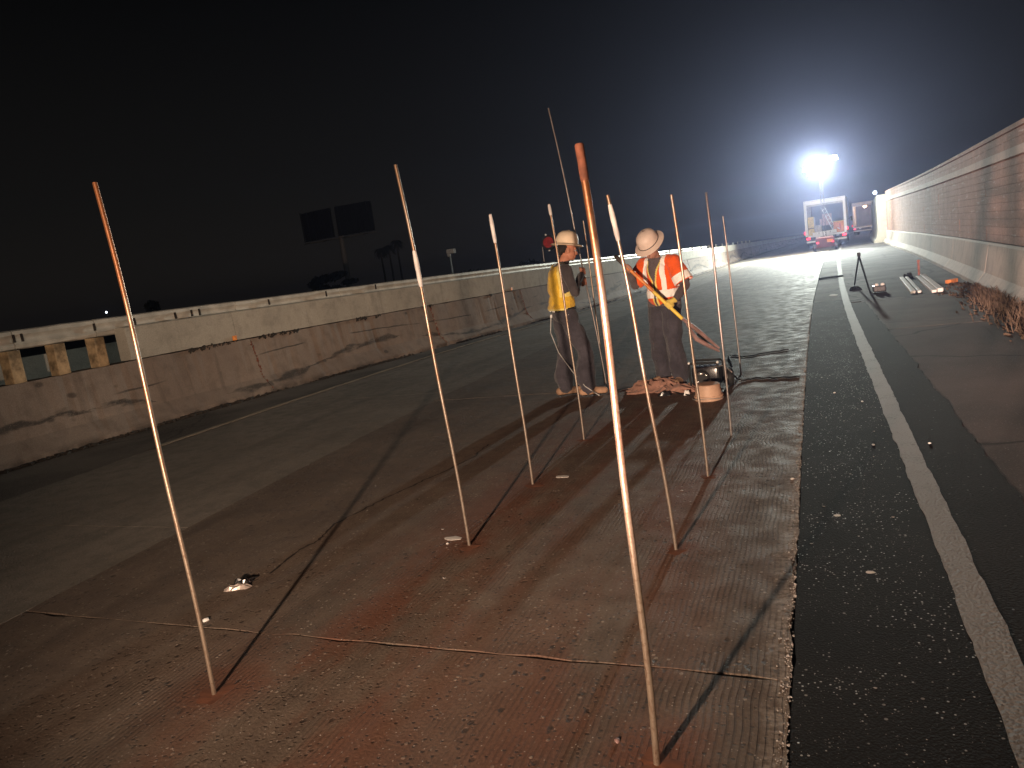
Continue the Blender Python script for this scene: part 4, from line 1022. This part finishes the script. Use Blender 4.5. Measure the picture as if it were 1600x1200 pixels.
lamp('flood_glow', 'POINT', (0, -.95, 5.55), TOWER_W, TOWER_COL, .30, lt)
lamp('flood_beam', 'SPOT', (0, -1.0, 5.6), TOWER_FWD_W, TOWER_COL, .30, lt, aim=(-.32, -1, -.62), spot_size=R(92), spot_blend=1.0)

# ------------------------------------------------------------------ trucks
def truck(loc, rz, label, w, h, lit):
    t = thing('box_truck', label, 'truck', loc, rz)
    fl = .95; L = 6.5; th = .19
    q = MB(); q.box((-w / 2 + th / 2, 0, (fl + h) / 2), (th, .12, h - fl)); q.box((w / 2 - th / 2, 0, (fl + h) / 2), (th, .12, h - fl)); q.box((0, 0, h - .16), (w - 2 * th, .12, .32)); q.box((0, 0, fl - .02), (w - 2 * th - .004, .14, .14))
    q.build('rear_frame', M['white'], t, bevel=.012)
    for s_ in (-1, 1):
        q = MB(); q.box((s_ * (w / 2 - .05), L / 2 + .07, (fl + h) / 2), (.06, L, h - fl - .02)); q.build('side_wall', [M['white']], t)
        q = MB(); q.box((s_ * (w / 2 - .10), L / 2 + .07, (fl + h) / 2), (.03, L - .1, h - fl - .3)); q.build('inner_lining', [M['truckin']], t)
        for k in range(5):
            q = MB(); q.box((s_ * (w / 2 - .145), .5 + k * 1.1, (fl + h) / 2), (.05, .06, h - fl - .36)); q.build('wall_rib', M['steel'], t)
    q = MB(); q.box((0, L / 2 + .07, h - .04), (w - .16, L, .06)); q.build('roof', M['white'], t)
    q = MB(); q.box((0, L / 2 + .07, fl), (w - .2, L, .08)); q.build('floor', M['truckin'], t)
    q = MB(); q.box((0, L, (fl + h) / 2), (w - .2, .06, h - fl - .1)); q.build('front_wall', M['truckin'], t)
    q = MB(); q.box((0, .10, h - .39), (w - 2 * th - .02, .25, .14)); q.build('roller_door', M['steel'], t)
    q = MB(); q.box((0, .2, .62), (w - .3, .3, .22)); q.build('chassis', M['truckdk'], t)
    q = MB(); q.box((0, L / 2, .72), (.9, L, .22)); q.build('chassis_rail', M['truckdk'], t)
    q = MB(); q.box((0, -.12, .52), (w - .1, .16, .13)); q.build('bumper', M['white'], t, bevel=.02)
    for s_ in (-1, 1):
        q = MB(); q.box((s_ * (w / 2 - .20), -.06, .78), (.26, .06, .14)); q.build('tail_light', M['tailred'] if lit else M['tailfar'], t, bevel=.015)
        q = MB(); q.box((s_ * (w / 2 + .04), .05, fl + .28), (.10, .05, .22)); q.build('marker_light', M['tailred'] if lit else M['tailfar'], t, bevel=.012)
        for o_ in (0, .26):
            q = MB(); q.lathe([(.2, -.12), (.42, -.12), (.47, -.07), (.47, .07), (.42, .12), (.2, .12)], (s_ * (w / 2 - .22 - o_), 1.6, .47), 22, M=Euler((0, R(90), 0)).to_matrix()); w2 = q.build('wheel', M['black'], t, smooth=True)
            q = MB(); q.lathe([(.03, -.1), (.2, -.1), (.2, .1), (.03, .1)], (s_ * (w / 2 - .22 - o_), 1.6, .47), 14, M=Euler((0, R(90), 0)).to_matrix()); q.build('rim', M['steel'], w2)
        q = MB(); q.lathe([(.2, -.14), (.42, -.14), (.47, -.09), (.47, .09), (.42, .14), (.2, .14)], (s_ * (w / 2 - .25), L + 1.1, .47), 22, M=Euler((0, R(90), 0)).to_matrix()); q.build('wheel', M['black'], t, smooth=True)
        q = MB(); q.box((s_ * (w / 2 - .35), 1.0, .5), (.55, .03, .5)); q.build('mud_flap', M['black'], t)
        q = MB(); q.tube([(s_ * (w / 2 - .05), L + 1.4, 1.9), (s_ * (w / 2 + .12), L + 1.4, 2.0)], .02, 6); q.box((s_ * (w / 2 + .16), L + 1.4, 1.9), (.14, .06, .4)); q.build('mirror', M['truckdk'], t)
    q = MB(); q.box((0, L + 1.0, 1.45), (w - .25, 1.7, 1.7)); q.build('cab', M['white'], t, bevel=.12, smooth=True)
    return t
tx, ty = 1.08, 62.0
truck((tx, ty, zf(ty)), R(-4), 'white box truck with open lit back, directly behind the light tower', 2.95, 3.66, True)
def inbox(name, label, cat, loc, parts):
    t = thing(name, label, cat, loc, R(-4))
    for nm, c, d, mt, rot in parts:
        q = MB(); q.box((0, 0, 0), d); o = q.build(nm, M[mt], t, bevel=.015); o.location = c; o.rotation_euler = rot
fz = zf(ty) + .995
inbox('yellow_sheeting', 'yellow wrapped sheets leaning just inside the left of the truck back', 'sheeting', (tx - 1.02, ty + .25, fz), [('panel', (0, 0, .72), (.42, .16, 1.4), 'yelsheet', (R(-6), 0, 0)), ('panel', (-.05, .15, .6), (.34, .08, 1.2), 'straw', (R(-6), .05, 0)), ('strap', (0, -.10, .55), (.43, .02, .06), 'truckdk', (R(-6), 0, 0))])
inbox('orange_crate', 'orange board crate at the right of the truck back', 'crate', (tx + .92, ty + .25, fz), [('panel', (0, 0, .42), (.72, .3, .8), 'orbox', (0, 0, 0)), ('mark', (.1, -.17, .42), (.08, .02, .45), 'redp', (0, 0, 0)), ('mark', (.0, -.17, .30), (.2, .021, .07), 'white', (0, .5, 0)), ('lid', (0, 0, .84), (.76, .34, .05), 'yelsheet', (0, 0, 0))])
inbox('white_beam', 'white beam lying across the sill of the truck back', 'beam', (tx - .1, ty - .1, fz + .02), [('beam', (0, 0, .10), (1.7, .18, .24), 'white', (0, R(-2), 0)), ('bracket', (-.4, -.1, .10), (.06, .03, .14), 'steel', (0, 0, 0)), ('bracket', (.4, -.1, .12), (.06, .03, .14), 'steel', (0, 0, 0))])
lad = thing('ladder', 'pale ladder leaning inside the right part of the truck back', 'ladder', (tx + .55, ty + .6, fz + .1), rot=(R(-8), R(-22), 0))
for x in (0, .24):
    q = MB(); q.box((x, 0, 1.05), (.05, .05, 2.1)); q.build('rail', M['white'], lad)
for k in range(7):
    q = MB(); q.tube([(0, 0, .2 + k * .28), (.24, 0, .2 + k * .28)], .018, 6); q.build('rung', M['white'], lad)
for k, (x, z, d_, mt) in enumerate([(-.5, .35, (.5, .5, .7), 'steel'), (.15, .3, (.6, .6, .6), 'truckdk'), (-.15, .9, (.4, .4, .5), 'pinkm')]):
    inbox('stowed_box', ['grey box stowed deep on the left inside the truck', 'dark chest stowed in the middle of the truck', 'small pinkish box on top of the stowed boxes in the truck'][k], 'box', (tx + x, ty + 2.4 + k * .1, fz), [('case', (0, 0, z), d_, mt, (0, 0, .1 * k)), ('lid', (0, 0, z + d_[2] / 2 + .02), (d_[0] * 1.03, d_[1] * 1.03, .035), mt, (0, 0, .1 * k))])
for k, (x, y, z, d_, mt, lab) in enumerate([(.95, 2.6, .55, (.5, .6, 1.1), 'truckdk', 'tall dark locker stowed at the right inside the truck'), (-.95, 3.2, .7, (.5, .6, 1.4), 'steel', 'tall grey locker stowed deep at the left inside the truck'), (.2, 3.6, .8, (.7, .5, 1.5), 'pinkm', 'large pinkish cabinet at the deep end of the truck'), (.75, 1.4, .25, (.5, .5, .5), 'steel', 'low grey case behind the orange crate in the truck')]):
    inbox('stowed_box', lab, 'box', (tx + x, ty + y, fz), [('case', (0, 0, z), d_, mt, (0, 0, .05 * k)), ('front_door', (0, -d_[1] / 2 - .015, z), (d_[0] * .9, .03, d_[2] * .9), mt, (0, 0, .05 * k))])
t2x, t2y = 6.25, 102.0
t2 = truck((t2x, t2y, zf(t2y)), R(-6), 'more distant box truck with a warm lamp glowing inside its back', 2.75, 4.0, False)
q = MB(); q.ball((.05, 1.4, 3.45), (.22, .16, .10), n=12); q.build('cargo_lamp', M['dome'], t2, smooth=True)
lamp('cargo_lamp_light', 'POINT', (.05, 1.2, 3.2), 500, (1, .6, .32), .12, t2)

# ------------------------------------------------------------------ far side: billboard, trees, street lamp
bb = thing('billboard', 'dark two panel billboard on a single steel pole beyond the left barrier', 'billboard', (-62.6, 90, zf(90) - .4))
q = MB(); q.tube([(0, 0, 0), (.05, 0, 7), (.1, 0, 14.3)], [.42, .40, .36], 14); q.build('pole', M['bbpole'], bb, smooth=True)
for sx_, rzz in ((-1, -8), (1, 8)):
    q = MB(); q.box((sx_ * 3.2, -.5, 12.2), (5.6, .35, 4.1), (0, 0, R(rzz))); p_ = q.build('panel', M['bb'], bb)
    for k in range(6):
        q = MB(); q.box((sx_ * (.9 + k * .95), -.72 - .1 * abs(k - 3), 12.2), (.12, .12, 4.3)); q.build('batten', M['bb'], p_)
q = MB(); q.box((0, -.2, 9.9), (12, .7, .12)); q.build('catwalk', M['bbpole'], bb)
for x in (-5, -1.6, 1.6, 5.2):
    q = MB(); q.tube([(x, -.7, 9.9), (x, -2.0, 9.7)], .05, 6); q.build('lamp_arm', M['bb'], bb)
sl = thing('street_lamp', 'pale street lamp with a square head rising behind the left barrier', 'street lamp', (-30.35, 60, zf(60) - .35))
q = MB(); q.tube([(0, 0, 0), (0, 0, 4.2)], [.11, .09], 10); q.build('pole', M['lamppole'], sl, smooth=True)
q = MB(); q.box((.18, 0, 4.32), (.75, .5, .42)); q.build('lamp_head', M['lamppole'], sl, bevel=.06)
q = MB(); q.box((-.06, 0, 4.0), (.3, .2, .3)); q.build('bracket', M['lamppole'], sl, bevel=.03)
def crown(blobs, n, seed, size):
    q = MB(); rr = random.Random(seed)
    for _ in range(n):
        c, r_ = rr.choice(blobs); d = Vector((rr.gauss(0, 1), rr.gauss(0, 1), rr.gauss(0, 1))).normalized() * rr.random() ** .4
        p = Vector(c) + Vector((d.x * r_[0], d.y * r_[1], d.z * r_[2])); s_ = size * rr.uniform(.5, 1.4)
        a = Vector((rr.gauss(0, 1), rr.gauss(0, 1), rr.gauss(0, 1))).normalized(); b = a.orthogonal().normalized(); c2 = a.cross(b)
        q.add([p - b * s_, p + c2 * s_ * .45, p + b * s_, p - c2 * s_ * .45], [(0, 1, 2, 3)])
    return q
tr = thing('spreading_tree', 'dark spreading tree in front of the billboard pole foot', 'tree', (-58.6, 80, zf(80) - .4))
q = MB(); q.tube([(0, 0, 0), (.1, 0, 1.5), (-.3, 0, 3)], [.3, .25, .15], 8); q.tube([(.1, 0, 1.5), (1.5, 0, 3.2)], [.15, .06], 6); q.tube([(0, 0, 1.3), (-1.6, .3, 3.0)], [.15, .06], 6); q.build('trunk', M['trunk'], tr)
crown([((-1.4, 0, 2.6), (1.4, 1.4, .9)), ((-.4, 0, 4.2), (2.2, 1.5, .55)), ((1.6, 0, 4.5), (1.2, 1, .35)), ((-2.3, 0, 3.6), (1.0, 1, .5)), ((.6, 0, 2.4), (1.3, 1.2, .8)), ((3.2, 0, 3.4), (1.2, .8, .25)), ((-2.4, 0, 1.9), (.9, .8, .5))], 2600, 1, .28).build('crown', M['leaf'], tr)
for k, (x, h_) in enumerate([(-68.9, 8.6), (-67.2, 9.0), (-65.5, 9.6)]):
    pt = thing('palm_tree', ['left palm of the three in a row beyond the barrier', 'middle palm of the three in a row beyond the barrier', 'right and tallest palm of the three beyond the barrier'][k], 'palm tree', (x, 110, zf(110) - .4), group='palms beyond the left barrier')
    q = MB(); q.tube([(0, 0, 0), (.1, 0, h_ * .5), (0, 0, h_)], [.22, .17, .15], 8); q.build('trunk', M['trunk'], pt)
    q = MB(); rr = random.Random(40 + k)
    for f in range(34):
        a = f * 2.399; up = rr.uniform(-.5, .9); L = rr.uniform(1.1, 1.6); d = Vector((math.cos(a), math.sin(a), 0)); prev = Vector((0, 0, h_)); pr = .05
        pts = [Vector((0, 0, h_)) + d * (L * u) + Vector((0, 0, up * u * 1.1 - 1.2 * u * u)) for u in (0, .25, .5, .75, 1)]
        sd_ = Vector((-d.y, d.x, 0))
        for i in range(4):
            w0, w1 = (.06, .2, .22, .16, .02)[i], (.06, .2, .22, .16, .02)[i + 1]
            q.add([pts[i] - sd_ * w0, pts[i] + sd_ * w0, pts[i + 1] + sd_ * w1, pts[i + 1] - sd_ * w1], [(0, 1, 2, 3)])
    q.build('crown', M['leaf'], pt)
for lab, loc, r_, s_ in [('small round dark bush top showing over the guard rail on the left', (-68.2, 60, 2.6), (.75, .7, .75), 3), ('low dark treetop beyond the barrier right of the street lamp', (-57, 120, 1.0), (3.0, 2, 1.0), 4), ('dark treetop beyond the barrier just left of the yellow vest', (-45.5, 120, 1.2), (2.2, 2, 1.1), 5)]:
    t = thing('bush', lab, 'bush', (loc[0], loc[1], zf(loc[1]) - .4))
    zz = loc[2] - zf(loc[1]) + .4
    q = MB(); q.tube([(0, 0, 0), (.05, 0, zz * .5), (0, 0, zz)], [.14, .1, .05], 6); q.build('trunk', M['trunk'], t)
    crown([((0, 0, zz), r_), ((r_[0] * .5, 0, zz - .2), tuple(v * .7 for v in r_))], 900, s_, .22).build('crown', M['leaf'], t)
# red beacon on a slim post just past the barrier
rb_ = thing('warning_beacon', 'dull red round beacon on a thin post behind the yellow vested worker', 'beacon', (-7.62, 22, zf(22)))
q = MB(); q.tube([(-.22, 0, 0), (-.22, 0, 2.05)], .016, 8); q.build('post', M['steel'], rb_, smooth=True)
q = MB(); q.lathe([(.02, -.09), (.15, -.085), (.20, -.03), (.20, .05), (.17, .10), (.02, .11)], (.03, 0, 2.16), 24, M=Euler((R(80), 0, 0)).to_matrix()); q.build('lens_drum', M['redp'], rb_, smooth=True)
q = MB(); q.lathe([(.205, -.02), (.235, -.02), (.235, .10), (.205, .10)], (.03, 0, 2.16), 24, M=Euler((R(80), 0, 0)).to_matrix()); q.build('hood', M['black'], rb_, smooth=True)
q = MB(); q.tube([(-.22, 0, 2.0), (0, 0, 2.0)], .02, 6); q.build('bracket', M['black'], rb_)
for x, z in ((-.04, 2.42), (.30, 2.24), (.02, 1.93)):
    q = MB(); q.ball((x, -.06, z), .035, n=8); q.build('reflector', M['whitep'], rb_, smooth=True)
def far_lamp(label, loc, r_, base):
    t = thing('distant_lamp', label, 'lamp', (loc[0], loc[1], base))
    q = MB(); q.tube([(0, .2, 0), (0, .2, loc[2] - base)], .12, 6); q.build('post', M['bbpole'], t)
    q = MB(); q.ball((0, 0, loc[2] - base), r_, n=10); q.build('globe', M['farglow'], t, smooth=True)
far_lamp('tiny white lamp far off above the guard rail at the left', (-188.7, 150, 4.6), .28, zf(150) - .4)
far_lamp('small bluish lamp in the sky above the distant truck', (14.8, 200, 6.75), .45, zf(200) - .4)

# ------------------------------------------------------------------ work lamp standing behind the photographer
wk = thing('work_lamp', 'warm work lamp on a stand behind the camera lighting the rods', 'lamp', (-1.19, -.9, 0))
q = MB(); q.tube([(0, -.12, .1), (0, -.12, 1.12)], .018, 8); q.build('pole', M['steel'], wk)
for a in (40, 160, 280):
    q = MB(); q.tube([(0, -.12, .45), (.4 * math.cos(R(a)), -.12 + .4 * math.sin(R(a)), .0)], .012, 6); q.build('leg', M['steel'], wk)
q = MB(); q.box((0, -.12, 1.02), (.3, .14, .22)); h_ = q.build('lamp_head', M['orange'], wk, bevel=.03)
q = MB(); q.box((0, -.045, 1.02), (.25, .012, .17)); q.build('lens', M['lensw'], h_)
Ls = Vector((-.96, -.9, 1.02))
q = MB(); q.box((.2, -.14, 1.02), (.2, .14, .2), (0, 0, R(-21))); h_ = q.build('lamp_head', M['orange'], wk, bevel=.02)
q = MB(); q.box((.228, -.068, 1.02), (.16, .012, .15), (0, 0, R(-21))); q.build('lens', M['lensw'], h_)
gw = MB()  # unseen bars added before the side light to throw a frame shadow on the wall
def shadow_bar(p, q_, r_):
    a = Ls + (Vector(p) - Ls) * .05 - Vector((-1.19, -.9, 0)); b = Ls + (Vector(q_) - Ls) * .05 - Vector((-1.19, -.9, 0)); gw.tube([a, b], r_, 8)
shadow_bar((2.79, 14.2, 2.9), (3.06, 18.0, -.5), .0062); shadow_bar((2.70, 12.75, 3.0), (2.71, 12.98, -.5), .0066)
shadow_bar((2.83, 15.3, 1.62), (2.55, 10.4, 1.50), .003); shadow_bar((2.93, 16.6, 1.12), (2.55, 10.4, 1.12), .003); shadow_bar((2.97, 17.2, .72), (2.55, 10.4, .75), .003)
shadow_bar((2.56, 11.0, 3.0), (2.56, 11.0, -.5), .0045)
gw.tube([(.43, .60, .0), (.43, .60, 1.0)], .008, 8); gw.tube([(.43, .60, .02), (.3, .4, .02)], .012, 8); gw.tube([(.43, .60, .02), (.5, .3, .02)], .012, 8)
gw.build('shadow_frame', M['steel'], wk)
o = lamp('work_light', 'SPOT', (0, 0, 1.02), NEAR_W, NEAR_COL, .034, wk, aim=(-.06, 1, .03), spot_size=R(68), spot_blend=1.0, beam=9.0)
o.scale = (2.1, 1, 1)
o = lamp('side_light', 'SPOT', (.23, .0, 1.02), SIDE_W, SIDE_COL, .006, wk, aim=(.40, 1, .03), spot_size=R(50), spot_blend=1.0, beam=12.0)
o.scale = (1, .5, 1)

# ------------------------------------------------------------------ night air
q = MB(); q.box((0, 325, 4.2), (1260, 830, 21.6))
hm = bpy.data.materials.new('night_air'); hm.use_nodes = True; nt = hm.node_tree; nt.nodes.clear()
ho = nt.nodes.new('ShaderNodeOutputMaterial'); hv = nt.nodes.new('ShaderNodeVolumePrincipled')
hv.inputs['Color'].default_value = (.54, .61, 1.0, 1); hv.inputs['Density'].default_value = HAZE; hv.inputs['Anisotropy'].default_value = .81
nt.links.new(hv.outputs[0], ho.inputs['Volume'])
hb = q.build('haze', hm); hb['kind'] = 'stuff'
